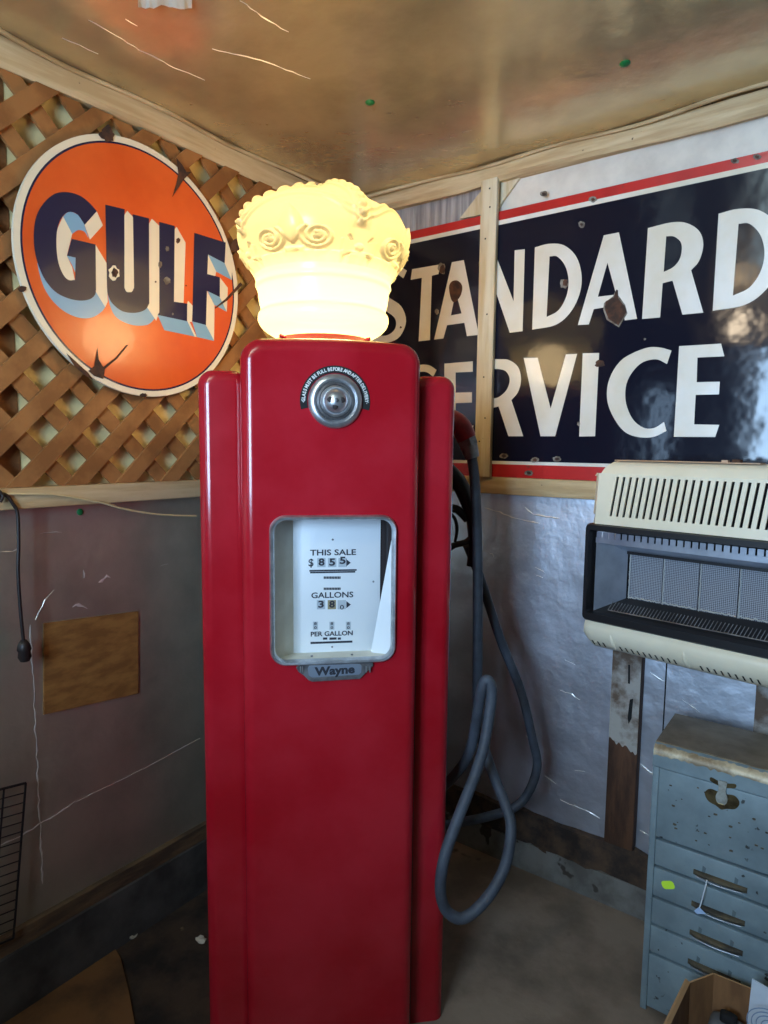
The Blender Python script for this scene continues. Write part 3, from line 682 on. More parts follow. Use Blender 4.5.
def globe_point(t, ph):
    k = ((ph-PH0+PI/4) % (PI/2))-PI/4           # angle from the nearest cross
    kf = ((ph-PH0) % (PI/2))-PI/4               # angle from the nearest fleur
    if t < TL: r, z = interp(low, t/TL*1.0); wgt = 0
    else:
        s_ = (t-TL)/(1-TL)
        a, b = interp(val, s_), interp(rib, s_); half = 0.10+0.12*s_+0.9*max(0, s_-0.55)
        wgt = math.exp(-(k/half)**4); r = a[0]*(1-wgt)+b[0]*wgt; z = a[1]*(1-wgt)+b[1]*wgt
    h = 0.0
    if t >= TL:
        s_ = (t-TL)/(1-TL); vv = s_*0.37; ra = interp(val, s_)[0]
        # beaded arch on top of the rib
        u = k*ra
        if s_ > 0.24:
            e = min(1, (s_-0.24)/0.06)
            h += e*0.005*(1 if abs(u) < 0.020 else math.exp(-((abs(u)-0.020)/0.004)**2))
            bt = ((vv/0.029) % 1)-0.5
            d2 = (u/0.0125)**2+(bt*0.029/0.0125)**2
            if d2 < 1: h += e*0.0095*math.sqrt(1-d2)
        # maltese cross
        vc = vv-0.030; uu = k*0.195; au, av = abs(uu), abs(vc)
        big, sml = max(au, av), min(au, av)
        if big < 0.042:
            arm = 0.009+0.58*big
            if sml < arm*0.9: h += 0.009
        d2 = (uu*uu+vc*vc)/0.012**2
        if d2 < 1: h += 0.007*math.sqrt(1-d2)
        # fleur-de-lis
        uf = kf*0.205; vf = vv
        lw = 0.028*math.sin(PI*min(max((vf-0.038)/0.115, 0), 1))**0.7 if 0.038 < vf < 0.153 else 0
        if lw and abs(uf) < lw: h += 0.011*(1-(abs(uf)/lw)**2)**0.5
        au = abs(uf); cx_, cv_ = 0.060, 0.060; dd = math.hypot(au-cx_, vf-cv_); ang = math.atan2(vf-cv_, au-cx_)
        turn = ((ang-2.2) % (2*PI))/(2*PI)       # a scroll curling inwards
        q_ = min(abs(dd-(0.040-0.0145*(turn+n_))) for n_ in (0, 1))/0.0068
        if q_ < 1 and dd < 0.045: h += 0.0085*(1-q_*q_)
        if dd < 0.011: h += 0.009*math.sqrt(1-(dd/0.011)**2)
        if abs(vf-0.022) < 0.008 and au < 0.026: h += 0.006*(1-((vf-0.022)/0.008)**2)
        # double outline of the puffed lobe
        kk = abs(kf)/(PI/4)
        edge = 0.225-0.10*kk**2.2
        for off in (0.0, -0.022):
            q_ = abs(vv-(edge+off))/0.006
            if q_ < 1 and vv > 0.06: h += 0.0065*(1-q_*q_)
        # scallops under the ornament
        q_ = ((ph/(PI/16)) % 1)-0.5
        if vv < 0.016: h += 0.003*math.cos(q_*PI)
    # outward direction
    nz = 0.0 if t < TL+0.25*(1-TL) else min(1, ((t-TL)/(1-TL)-0.25)/0.55)
    dx_, dy_ = DIRX(ph)
    r2 = r+h*math.cos(nz*PI/2); z2 = z+h*math.sin(nz*PI/2)
    return (max(r2, 0.0008)*dx_-0.004, max(r2, 0.0008)*dy_+GCY, z2)
mb = MB(); mb.loops([[globe_point(i/(NT-1), 2*PI*j/NPH) for j in range(NPH)] for i in range(NT)], M['globe'], None, False, True)
g = mb.build('crown_globe', pump, smooth=80); g['label'] = 'lit cream glass globe shaped like a crown'
bl = bpy.data.lights.new('globe_bulb', 'POINT'); bl.energy = GLOBE_POWER; bl.color = GLOBE_COL; bl.shadow_soft_size = 0.085
bo = bpy.data.objects.new('globe_bulb', bl); COL.objects.link(bo); bo.parent = pump; bo.location = (-0.004, GCY, 1.868)

# visible gauge with its lettered arc
gy = FY
KC = (0.006, 1.598)
def ring(mb, prof, m, seg=48, cap0=False, cap1=False): mb.lathe(prof, m, seg, lambda q: Vector((KC[0]+q.x, gy-q.z, KC[1]+q.y)), cap0, cap1)
mb = MB(); ring(mb, [(0.060, 0.0), (0.060, 0.006), (0.056, 0.011), (0.049, 0.013), (0.044, 0.010), (0.042, 0.006)], M['chrome']); fg = mb.build('gauge_bezel', pump, smooth=40)
mb = MB(); ring(mb, [(0.043, 0.004), (0.041, 0.010), (0.036, 0.013), (0.034, 0.008)], M['steel']); ring(mb, [(0.0345, 0.006), (0.0345, 0.012), (0.030, 0.016), (0.027, 0.016)], M['chrome']); mb.build('gauge_ring', pump, smooth=40)
mb = MB(); ring(mb, [(0.0275, 0.008), (0.027, 0.017), (0.023, 0.025), (0.016, 0.031), (0.008, 0.034), (0.0005, 0.035)], M['chrome'], 32, False, True); mb.build('gauge_dome', pump, smooth=60)
mb = MB()
for a in (math.radians(172), math.radians(5), math.radians(262)):
    mb.lathe([(0.0075, 0.026), (0.0065, 0.0322), (0.0005, 0.0335)], M['slot'], 10, lambda q: Vector((KC[0]+q.x+0.013*math.cos(a), gy-q.z, KC[1]+q.y+0.013*math.sin(a))), False, True)  # dark caps painted as the dome's dark reflections
mb.lathe([(0.005, 0.030), (0.005, 0.038), (0.0005, 0.039)], M['steel'], 6, lambda q: Vector((KC[0]+q.x, gy-q.z, KC[1]+q.y)), False, True)
mb.build('gauge_spinner', pump, smooth=30)
mb = MB(); a0, a1 = math.radians(-14), math.radians(194); n = 48
out = [(KC[0]+0.078*math.cos(a0+(a1-a0)*i/n), KC[1]+0.078*math.sin(a0+(a1-a0)*i/n)) for i in range(n+1)]+[(KC[0]+0.062*math.cos(a1+(a0-a1)*i/n), KC[1]+0.062*math.sin(a1+(a0-a1)*i/n)) for i in range(n+1)]
mb.poly(out, [], M['soot'], lambda u, v, h: (u, gy-h, v), 0.002)
mb.build('lettered_arc', pump, smooth=30)

def text_mb(mb, body, size, m, place, bold=0.0, thick=0.0004, sx=1.0):
    """adds lettering; place maps (u, v, h) in metres from the text's centre to the pump's space"""
    cu = bpy.data.curves.new('t', 'FONT'); cu.body = body; cu.size = size; cu.offset = bold; cu.align_x = 'CENTER'; cu.align_y = 'CENTER'; cu.resolution_u = 3
    ob = bpy.data.objects.new('t', cu); COL.objects.link(ob); dg = bpy.context.evaluated_depsgraph_get()
    me = bpy.data.meshes.new_from_object(ob.evaluated_get(dg))
    vs = [place(v.co.x*sx, v.co.y, thick) for v in me.vertices]; fs = [list(p.vertices) for p in me.polygons]
    mb.add(vs, fs, m)
    bpy.data.objects.remove(ob); bpy.data.curves.remove(cu); bpy.data.meshes.remove(me)
mb = MB(); txt = '\u00b7GLASS MUST BE FULL BEFORE AND AFTER DELIVERY\u00b7'; A = math.radians(184); B = math.radians(-4)
wts = [0.35 if ch == ' ' else 0.5 if ch in '\u00b7I' else 0.85 for ch in txt]; tot = sum(wts); acc = 0
for ch, wt in zip(txt, wts):
    t = A+(B-A)*(acc+wt/2)/tot; acc += wt
    if ch == ' ': continue
    text_mb(mb, ch, 0.0105, M['white_ink'], lambda u, v, h, t=t: (KC[0]+(0.070+v)*math.cos(t)+u*math.sin(t), gy-0.002-h, KC[1]+(0.070+v)*math.sin(t)-u*math.cos(t)), 0.0004, sx=0.85)
mb.build('arc_lettering', pump, smooth=0)

# dial window: bezel, inner box, face plate, white triangle, glass
def rl(cx, cz, a, b, r, y): return [(x, y, z) for x, z in rrect(cx, cz, a, b, r, 8, 8)]
mb = MB(); mb.loops([rl(WCX, WCZ, 0.145, 0.173, 0.036, FY+0.001), rl(WCX, WCZ, 0.144, 0.172, 0.036, FY-0.007), rl(WCX, WCZ, 0.141, 0.169, 0.033, FY-0.011), rl(WCX, WCZ, 0.136, 0.164, 0.028, FY-0.010), rl(WCX, WCZ, 0.1335, 0.1615, 0.026, FY-0.004), rl(WCX, WCZ, 0.1335, 0.1615, 0.026, FY+0.006)], M['chrome']); mb.build('window_bezel', pump, smooth=45)
DY = -1.14-PD
mb = MB()
mb.add([(-0.136, FY+0.01, 1.0), (-0.136, FY+0.01, 1.345), (-0.0865, DY+0.002, 1.34), (-0.0865, DY+0.002, 0.996)], [(0, 1, 2, 3)], M['cream_metal'])
mb.build('inner_flange', pump, smooth=0, fix=False)
mb = MB(); mb.add([(-0.136, FY+0.004, 1.0075), (0.15, FY+0.004, 1.0075), (0.13, DY+0.004, 0.998), (-0.095, DY+0.004, 0.998)], [(0, 1, 2, 3)], M['cream_metal']); 
for x in (-0.045, 0.05): mb.lathe([(0.003, 0), (0.003, 0.002), (0.0003, 0.002)], M['steel'], 8, lambda q: Vector((x+q.x, FY+0.035+q.y, 1.005+q.z)), False, True)
mb.build('inner_shelf', pump, smooth=0, fix=False)
mb = MB(); mb.box(-0.17, 0.17, DY+0.004, DY+0.01, 0.98, 1.37, M['slot']); mb.box(0.135, 0.15, FY+0.04, DY+0.01, 0.98, 1.37, M['slot']); mb.build('inner_back', pump, smooth=0)
mb = MB(); mb.box(-0.087, 0.1235, DY, DY+0.003, 0.996, 1.335, M['dial'], bev=0.0008); fp = mb.build('dial_plate', pump, smooth=30)
cd_ = [pl(371, 652, -1.165), pl(390.5, 657, -1.195), pl(391.5, 540, -1.195)]
mb = MB(); mb.add(cd_+[q+Vector((0, 0.0015, 0)) for q in cd_], [(0, 1, 2), (3, 5, 4), (0, 3, 4, 1), (1, 4, 5, 2), (2, 5, 3, 0)], M['dial']); mb.build('loose_card', pump, smooth=0)  # slanted white triangle at the right of the dial plate
TY = DY
mb = MB()
def dtext(body, px, py, h_px, w_px, bold=0.0003, m=M['ink'], tgt=mb):
    q = pl(px, py, -1.14); size = h_px*1.38*0.00253
    nat = len(body)*size*0.62
    q2 = pl(px+w_px/2, py, -1.14); q1 = pl(px-w_px/2, py, -1.14)
    cu = bpy.data.curves.new('t', 'FONT'); cu.body = body; cu.size = size; cu.offset = bold
    ob = bpy.data.objects.new('t', cu); COL.objects.link(ob); bpy.context.view_layer.update(); nat = max(ob.dimensions.x, 1e-4); bpy.data.objects.remove(ob); bpy.data.curves.remove(cu)
    text_mb(tgt, body, size, m, lambda u, v, h: (q.x+u, TY-0.0006-h, q.z+v), bold, sx=(q2.x-q1.x)/nat)
def dbox(tgt, xa, ya, xb, yb, m, h=0.0005):
    a = pl(xa, ya, -1.14); b = pl(xb, yb, -1.14); tgt.box(a.x, b.x, TY-h, TY+0.001, b.z, a.z, m)
def P2(x, y): return (285+x/6.98, 530+y/6.98)
def P3(x, y): return (285+x/6.98, 600+y/6.98)
for body, x, y, hp, wp, conv in (('THIS SALE', 336, 158, 5.6, 46, P2), ('$', 181, 230, 7.5, 5, P2), ('GALLONS', 330, 455, 5.6, 42, P2), ('PER GALLON', 327, 235, 4.6, 42, P3), ('8 5 5', 0, 0, 0, 0, None), ('SERIES 30', 0, 0, 0, 0, None)):
    if conv is None: continue
    X, Y = conv(x, y); mb = MB(); dtext(body, X, Y, hp, wp, 0.0004, M['ink'], mb); mb.build('dial_lettering', pump, smooth=0)
class BoxParts:
    def box(s, *a): m_ = MB(); m_.box(*a); m_.build('number_wheel', pump, smooth=0)
class OneEach:
    '''every shape added becomes a part of its own'''
    def __init__(s, name): s.name = name
    def add(s, *a): m_ = MB(); m_.add(*a); m_.build(s.name, pump, smooth=0)
    def box(s, *a): m_ = MB(); m_.box(*a); m_.build(s.name, pump, smooth=0)
wh = BoxParts(); nm = OneEach('printed_numeral'); ln = OneEach('printed_line')
for x, ch in ((255, '8'), (330, '5'), (403, '5')):
    xa, ya = P2(x-30, 196); xb, yb = P2(x+28, 258); dbox(wh, xa, ya, xb, yb, M['wheel'])
    X, Y = P2(x, 226 if x < 400 else 214); dtext(ch, X, Y, 6.8, 6.0, 0.0008, M['ink'], nm)
for x, ch, m_ in ((252, '3', M['wheel']), (328, '8', M['brass_wheel']), (397, '0', M['wheel'])):
    xa, ya = P2(x-30, 490); xb, yb = P2(x+28, 552); dbox(wh, xa, ya, xb, yb, m_)
    X, Y = P2(x, 520 if x < 390 else 540); dtext(ch, X, Y, 6.6 if x < 390 else 4.6, 5.6 if x < 390 else 4, 0.0008 if x < 390 else 0.0002, M['ink'], nm)
for x in (212, 327, 442):
    xa, ya = P3(x-17, 152); xb, yb = P3(x+17, 206); dbox(wh, xa, ya, xb, yb, M['wheel'])
    for yy in (165, 193): X, Y = P3(x, yy); dtext('8' if yy == 165 else '0', X, Y, 2.6, 2.6, 0.0002, M['ink'], nm)
for y in (228, 520):    # pointer arrows at the right of each number row
    X, Y = P2(428, y); a = pl(X, Y-3.6, -1.14); b = pl(X, Y+3.6, -1.14); t_ = pl(X+4.4, Y, -1.14)
    OneEach('pointer_arrow').add([(a.x, TY-0.001, a.z), (b.x, TY-0.001, b.z), (t_.x, TY-0.001, t_.z)], [(0, 1, 2)], M['ink'])
for (x1, y1, x2, y2) in ((170, 279, 500, 284), (175, 292, 490, 297), (270, 324, 390, 341), (270, 402, 390, 418)):
    xa, ya = P2(x1, y1); xb, yb = P2(x2, y2)
    if y2-y1 > 10:
        row = MB()
        for i in range(11):
            dbox(row, xa+(xb-xa)*i/11, ya, xa+(xb-xa)*(i+0.8)/11, yb, M['ink'])
        row.build('printed_line', pump, smooth=0)
    else: dbox(ln, xa, ya, xb, yb, M['ink'])
for (x1, y1, x2, y2) in ((265, 262, 295, 276), (310, 262, 360, 276), (368, 262, 390, 276), (178, 293, 470, 297)):
    xa, ya = P3(x1, y1); xb, yb = P3(x2, y2); dbox(ln, xa, ya, xb, yb, M['ink'])
for px, py in ((P2(333, 67)), (P2(37, 380)), (P2(617, 360)), (P3(329, 327))):
    q = pl(px, py, -1.14); mb = MB(); mb.lathe([(0.0026, 0), (0.0022, 0.002), (0.0003, 0.0025)], M['steel'], 10, lambda v: Vector((q.x+v.x, TY-v.z, q.z+v.y)), False, True); mb.build('dial_screw', pump, smooth=40)
# maker's badge under the window
by = FY-0.008
def bp(x, y):
    q = pl(*P3(x, y), -1.228); return (q.x, q.z)
mb = MB()
mb.poly([bp(*q) for q in ((78, 470), (120, 440), (610, 425), (612, 455), (545, 520), (520, 545), (190, 565), (165, 555), (130, 520), (95, 498))], [], M['steel'], lambda u, v, h: (u, FY-h, v), 0.008)
bd = mb.build('maker_badge', pump, smooth=30)
mb = MB(); mb.poly(smoothpoly([bp(*q) for q in ((158, 470), (170, 452), (520, 440), (533, 455), (530, 500), (515, 515), (190, 535), (165, 520))]), [], M['badge'], lambda u, v, h: (u, by-h, v), 0.0006); mb.build('badge_field', bd, smooth=30)
mb = MB(); q = bp(348, 487); text_mb(mb, 'Wayne', 0.027, M['ink'], lambda u, v, h: (q[0]+u*math.cos(0.02), by-0.0006-h, q[1]+v+u*0.03), 0.0012, 0.0006, 1.16); mb.build('badge_lettering', bd, smooth=0)
for x in (108, 122, 565, 590):
    u, v = bp(x, 478); mb = MB(); mb.box(u-0.0015, u+0.0015, by-0.002, by, v-0.007, v+0.007, M['chrome']); mb.build('badge_rib', bd, smooth=0)
# small bolts on the left flank
for z in (1.30, 1.10): mb = MB(); mb.tube([(-0.30, 0.10, z), (-0.315, 0.10, z)], 0.008, M['black'], 8); mb.build('side_bolt', pump, smooth=40)

# hose elbow, coupling, hose, nozzle
def W2(r, D, z): return Vector((r-PR, D-PD, z))
mb = MB(); mb.tube([W2(0.14, -0.90, 1.575), W2(0.185, -0.91, 1.578), W2(0.222, -0.925, 1.56), W2(0.243, -0.93, 1.522)], [0.034, 0.031, 0.029, 0.027], M['dark_red'], 16, smooth_n=6); mb.build('hose_elbow', pump, smooth=50)
mb = MB(); mb.tube([W2(0.240, -0.93, 1.530), W2(0.249, -0.93, 1.505)], [0.026, 0.026], M['steel'], 6); mb.tube([W2(0.249, -0.93, 1.505), W2(0.260, -0.93, 1.470)], [0.024, 0.020], M['steel'], 16); mb.build('hose_coupling', pump, smooth=30)
LOOP = []
for x, y, d in ((481, 735, -1.0), (490, 766, -1.05), (505, 804, -1.12), (511, 828, -1.155), (505, 866, -1.19), (487, 898, -1.215), (464, 918, -1.225), (447, 911, -1.225), (440.5, 890, -1.225), (444.5, 857, -1.22), (459, 816, -1.195), (476, 772, -1.155),
                (484, 745, -1.13), (491, 702, -1.10), (490.5, 684, -1.095), (485, 681, -1.09), (480, 698, -1.08), (470, 751, -1.03), (453, 777, -0.99)):
    q = on(x, y, DX, d); LOOP.append((q.dot(RX), d, q.z))
hose = [(0.258, -0.93, 1.475), (0.268, -0.93, 1.41), (0.277, -0.93, 1.30), (0.282, -0.935, 1.16), (0.286, -0.94, 0.95), (0.289, -0.945, 0.76), *LOOP, (0.185, -0.93, 0.50), (0.185, -0.88, 0.42), (0.22, -0.84, 0.34), (0.30, -0.80, 0.318), (0.375, -0.80, 0.328), (0.464, -0.80, 0.352), (0.512, -0.80, 0.402), (0.537, -0.80, 0.487), (0.519, -0.80, 0.575), (0.473, -0.80, 0.741), (0.403, -0.80, 0.905), (0.345, -0.81, 1.06), (0.300, -0.84, 1.16), (0.272, -0.86, 1.215)]
mb = MB(); mb.tube([W2(*q) for q in hose], 0.0142, M['rubber'], 14, smooth_n=7); mb.build('fuel_hose', pump, smooth=60)
nz = MB(); nd = -0.875
def nq(x, y, d=nd):
    q = on(x, y, DX, d); return W2(q.dot(RX), d, q.z)
nz.tube([nq(440, 462), nq(449, 470), nq(459, 483), nq(467, 500), nq(472, 520), nq(474, 545), nq(473, 566)], [0.016, 0.020, 0.024, 0.022, 0.017, 0.016, 0.019], M['black'], 14, smooth_n=5)
nz.tube([nq(449, 470), nq(447, 490), nq(449, 506), nq(458, 510), nq(467, 520)], [0.014, 0.012, 0.012, 0.012, 0.010], M['black'], 12, smooth_n=4)
nb = nz.build('nozzle', pump, smooth=50)
nz = MB(); nz.tube([nq(473, 536), nq(466, 542), nq(455, 545), nq(447, 549)], [0.010, 0.009, 0.009, 0.012], M['black'], 10, smooth_n=4); nz.build('hand_guard', nb, smooth=50)
nz = MB(); nz.tube([nq(449, 512), nq(455, 519), nq(457, 530), nq(455, 542)], [0.004, 0.005, 0.005, 0.004], M['black'], 8, smooth_n=4); nz.build('trigger', nb, smooth=50)
mb = MB(); mb.box(0.298, 0.325, -0.02, 0.11, 1.10, 1.36, M['dark_red'], bev=0.006); mb.build('nozzle_boot', pump, smooth=30)
tag(pump, 'tall red vintage gas pump with lit crown globe and dial window', 'gas pump')

# ================================================================== WALL HEATER
HA = math.radians(-9.4)
heater = empty('wall_heater', (1.1, -0.24, 0.93), HA); HD = 0.0
HW = 0.655
def hz(z): return z-0.93
# side profile, front at y about 0, wall side at y = +0.17
def hsec(x, pts): return [(x, y, hz(z)) for y, z in pts]
top_prof = [(0.20, 1.290), (0.20, 1.452), (0.07, 1.466), (0.035, 1.462), (0.015, 1.448), (0.006, 1.428), (-0.004, 1.31), (-0.006, 1.287)]
def hplane(x, t):   # on the sloping vented front, t from 0 (bottom) to 1 (top)
    return (x, -0.005+0.011*t, hz(1.310+0.118*t))
mb = MB()
xs = [0.0, 0.006, 0.018]; ins = [0.024, 0.010, 0.0]
L = []
for x, i in list(zip(xs, ins))+[(HW-x, i) for x, i in list(zip(xs, ins))[::-1]]:
    L.append([(x+(1 if x < HW/2 else -1)*((z-1.29)*0.09-0.008+(0.02 if z > 1.46 else 0.008 if z > 1.44 else 0)), y+(i if y < 0.1 else 0), hz(z-(i if z > 1.40 else 0))) for y, z in top_prof[:6]])
mb.loops(L, M['heater_cream'], None, False, False, closed=False)
mb.add(hsec(0.016, [(0.20, 1.29), (0.20, 1.44), (0.07, 1.442), (0.035, 1.44), (0.03, 1.31), (0.018, 1.287)]), [(0, 1, 2, 3, 4, 5)], M['heater_cream'])
mb.add(hsec(HW-0.016, [(0.20, 1.29), (0.20, 1.44), (0.07, 1.442), (0.035, 1.44), (0.03, 1.31), (0.018, 1.287)]), [(5, 4, 3, 2, 1, 0)], M['heater_cream'])
# vented front as a grid with real slots
x = 0.075; slots = []
x = 0.069
while x < HW-0.06: slots.append((x-0.0035, x+0.0035)); x += 0.0185
edges = [0.0, 0.018]
for a, b in slots: edges += [a, b]
edges += [HW-0.018, HW]; rows = [-0.19, 0.02, 0.95, 1.02]
SH = -0.016   # slots lean a little, like the slanted front
def lean(x, t): return x+(0.012*(t-0.5) if 0.02 < x < HW-0.02 else 0)
for i in range(len(edges)-1):
    slot = (edges[i], edges[i+1]) in slots
    for j in range(3):
        if slot and j == 1: continue
        q = [hplane(lean(edges[i], rows[j]), rows[j]), hplane(lean(edges[i+1], rows[j]), rows[j]), hplane(lean(edges[i+1], rows[j+1]), rows[j+1]), hplane(lean(edges[i], rows[j+1]), rows[j+1])]
        e0, e1 = edges[i], edges[i+1]
        if i == 0: q[0] = (0, 0.018, q[0][2]); q[3] = (0, 0.028, q[3][2])
        if i == len(edges)-2: q[1] = (HW, 0.018, q[1][2]); q[2] = (HW, 0.028, q[2][2])
        mb.add(q, [(0, 1, 2, 3)], M['heater_cream'])
for a, b in slots:     # inner sides of the slots
    for xx in (a, b):
        p0, p1 = hplane(lean(xx, 0.02), 0.02), hplane(lean(xx, 0.95), 0.95)
        mb.add([p0, p1, (p1[0], p1[1]+0.006, p1[2]), (p0[0], p0[1]+0.006, p0[2])], [(0, 1, 2, 3)], M['heater_cream'])
mb.build('top_casing', heater, smooth=40, fix=False)
mb = MB(); mb.box(0.03, HW-0.03, 0.03, 0.05, hz(1.30), hz(1.44), M['soot']); mb.build('vent_backing', heater, smooth=0)
mb = MB(); mb.box(0.05, 0.42, 0.03, 0.075, hz(1.4655), hz(1.4685), M['heater_tan'], bev=0.001); mb.build('top_plate', heater, smooth=30)
mb = MB(); mb.box(0.355, 0.375, 0.03, 0.05, hz(1.468), hz(1.476), M['rust'], bev=0.002); mb.box(0.33, 0.345, 0.035, 0.05, hz(1.468), hz(1.474), M['heater_tan']); mb.build('control_knob', heater, smooth=30)
# black window surround
def hrect(xa, xb, za, zb, r, y): return [(x, y, hz(z)) for x, z in rrect((xa+xb)/2, (za+zb)/2, (xb-xa)/2, (zb-za)/2, r, 5, 4)]
mb = MB()
mb.loops([hrect(-0.006, HW+0.006, 1.007, 1.287, 0.012, 0.06), hrect(-0.010, HW+0.010, 1.004, 1.288, 0.016, -0.004), hrect(-0.004, HW+0.004, 1.010, 1.284, 0.012, -0.016), hrect(0.006, HW-0.006, 1.030, 1.270, 0.008, -0.016), hrect(0.014, HW-0.014, 1.036, 1.264, 0.006, 0.012)], M['black'])
mb.build('window_surround', heater, smooth=40)
mb = MB()   # comb of the upper reflector
x = 0.02; mb.box(0.018, HW-0.018, 0.004, 0.006, hz(1.232), hz(1.247), M['heater_chrome'])
while x < HW-0.03:
    mb.box(x, x+0.0142, 0.004, 0.006, hz(1.246), hz(1.264), M['heater_chrome']); x += 0.0188
mb.build('reflector_comb', heater, smooth=0)
mb = MB()
a0 = hz(1.248); b0 = hz(1.204); c0 = hz(1.070); d0 = hz(1.034)
mb.add([(0.02, 0.006, a0), (HW-0.02, 0.006, a0), (HW-0.082, 0.075, b0), (0.082, 0.075, b0)], [(0, 1, 2, 3)], M['heater_chrome'])
mb.build('upper_reflector', heater, smooth=0, fix=False)
mb = MB()
mb.add([(0.02, 0.004, a0), (0.082, 0.075, b0), (0.082, 0.075, c0), (0.02, 0.004, d0)], [(0, 1, 2, 3)], M['heater_chrome'])
mb.build('side_reflector', heater, smooth=0, fix=False); mb = MB()
mb.add([(HW-0.02, 0.004, a0), (HW-0.082, 0.075, b0), (HW-0.082, 0.075, c0), (HW-0.02, 0.004, d0)], [(3, 2, 1, 0)], M['heater_chrome'])
mb.build('side_reflector', heater, smooth=0, fix=False)
mb = MB(); mb.add([(0.082, 0.075, c0), (HW-0.082, 0.075, c0), (HW-0.02, 0.004, d0), (0.02, 0.004, d0)], [(0, 1, 2, 3)], M['black']); mb.build('lower_reflector', heater, smooth=0, fix=False)
mb = MB(); mb.box(0.07, HW-0.07, 0.09, 0.11, hz(1.05), hz(1.225), M['soot']); mb.box(0.082, HW-0.082, 0.068, 0.075, hz(1.2), hz(1.212), M['black']); mb.build('burner_backing', heater, smooth=0)
nP = 5; x0_ = 0.085; wP = (HW-0.170)/nP
for i in range(nP):
    mb = MB(); xa = x0_+i*wP+0.002; xb = x0_+(i+1)*wP-0.002
    mb.box(xa, xb, 0.080, 0.088, c0, b0, M['plaque'])
    o = mb.build('burner_plaque', heater, smooth=0)
    mb = MB(); pts = []
    for k in range(40): pts.append((xa+0.0015*random.random()+0.001, 0.077, b0-(b0-c0)*k/39))
    for k in range(36): pts.append((xa+(xb-xa)*k/35, 0.077, c0+0.003+0.004*abs(math.sin(k*0.5))*random.random()))
    mb.tube(pts, 0.0018, M['wire'], 5); mb.build('wire_edge', o, smooth=40)
mb = MB()
for i in range(60):
    xx = 0.06+(HW-0.12)*i/59
    mb.tube([(xx, 0.012, d0+0.008), (xx+0.006, 0.03, d0+0.03)], 0.0012, M['steel'], 4)
mb.tube([(0.06, 0.012, d0+0.008), (HW-0.06, 0.012, d0+0.008)], 0.0018, M['steel'], 5)
mb.build('guard_grille', heater, smooth=40)
# lower casing with slots and two embossed ribs
bot = [(-0.010, 1.006), (-0.017, 0.998), (-0.020, 0.985), (-0.019, 0.970), (-0.013, 0.952), (-0.002, 0.938), (0.016, 0.928), (0.05, 0.922), (0.19, 0.922)]
mb = MB(); L = []
for x, i in [(0.0, 0.030), (0.008, 0.012), (0.025, 0.0), (HW-0.025, 0.0), (HW-0.008, 0.012), (HW, 0.030)]:
    L.append([(x, y+(i if y < 0.1 else 0)*(1 if z < 0.97 else 0.3), hz(z+i*(0.6 if z < 0.95 else 0))) for y, z in bot])
mb.loops(L, M['heater_cream'], None, False, False, closed=False)
mb.add([(0.0, 0.19, hz(1.006)), (0, -0.002, hz(1.006)), (0, 0.02, hz(0.95)), (0, 0.19, hz(0.944))], [(0, 1, 2, 3)], M['heater_cream'])
mb.add([(HW, 0.19, hz(1.006)), (HW, -0.002, hz(1.006)), (HW, 0.02, hz(0.95)), (HW, 0.19, hz(0.944))], [(3, 2, 1, 0)], M['heater_cream'])
for xr in (0.085, 0.285, 0.485):
    mb.tube([(xr, -0.0165, hz(0.982)), (xr+0.002, -0.015, hz(0.968)), (xr+0.005, -0.009, hz(0.953)), (xr+0.009, 0.004, hz(0.939))], [0.003, 0.007, 0.008, 0.006], M['heater_cream'], 10, smooth_n=3)
x = 0.03
while x < HW-0.03:
    if min(abs(x-xr-0.004) for xr in (0.085, 0.285, 0.485)) > 0.022:
        vs = [(x-0.003, -0.0132, hz(0.9525)), (x+0.0015, -0.0132, hz(0.9525)), (x+0.0055, -0.0025, hz(0.9385)), (x+0.001, -0.0025, hz(0.9385))]
        n_ = Vector((0, -0.79, -0.61))*0.0010; vs = [Vector(v)+n_ for v in vs]
        mb.add(vs, [(0, 1, 2, 3)], M['soot'])
    x += 0.0165
mb.build('lower_casing', heater, smooth=45, fix=False)
mb = MB(); mb.box(0.025, HW-0.025, 0.115, 0.19, hz(0.945), hz(1.44), M['black']); mb.build('rear_box', heater, smooth=0)
mb = MB(); mb.box(0.05, 0.16, 0.15, 0.20, hz(0.97), hz(1.30), M['steel']); mb.build('wall_bracket', heater, smooth=0); mb = MB(); mb.box(0.40, 0.50, 0.15, 0.28, hz(0.97), hz(1.30), M['steel']); mb.build('wall_bracket', heater, smooth=0)
tag(heater, 'cream gas wall heater with black framed burner window above the grey chest', 'heater')

# ================================================================== TOOL CHEST
CX0, CX1, CY0, CY1, CH = 1.333, 1.668, -0.365, -0.130, 0.742
chest = empty('tool_chest', ((CX0+CX1)/2, (CY0+CY1)/2, 0)); c_off = Vector(chest.location)
CF = lambda q: q-c_off
mb = MB()
mb.box(CX0, CX0+0.016, CY0, CY1, 0.0, 0.682, M['cab'], CF, 0.002); mb.box(CX1-0.016, CX1, CY0, CY1, 0.0, 0.682, M['cab'], CF, 0.002)
mb.box(CX0+0.01, CX1-0.01, CY1-0.01, CY1-0.001, 0.0, 0.68, M['cab'], CF); mb.box(CX0+0.016, CX1-0.016, CY0+0.025, CY1, 0.004, 0.675, M['soot'], CF)
mb.build('chest_body', chest, smooth=30)
mb = MB()
prof = [(CY1, 0.684), (CY0-0.001, 0.684), (CY0-0.001, 0.722), (CY0+0.006, 0.734), (CY0+0.018, 0.741), (CY1, 0.744)]
mb.loops([[(x, y, z) for y, z in prof] for x in (CX0-0.001, CX1+0.001)], M['cab'], CF, True, True)
lid = mb.build('lid', chest, smooth=30)
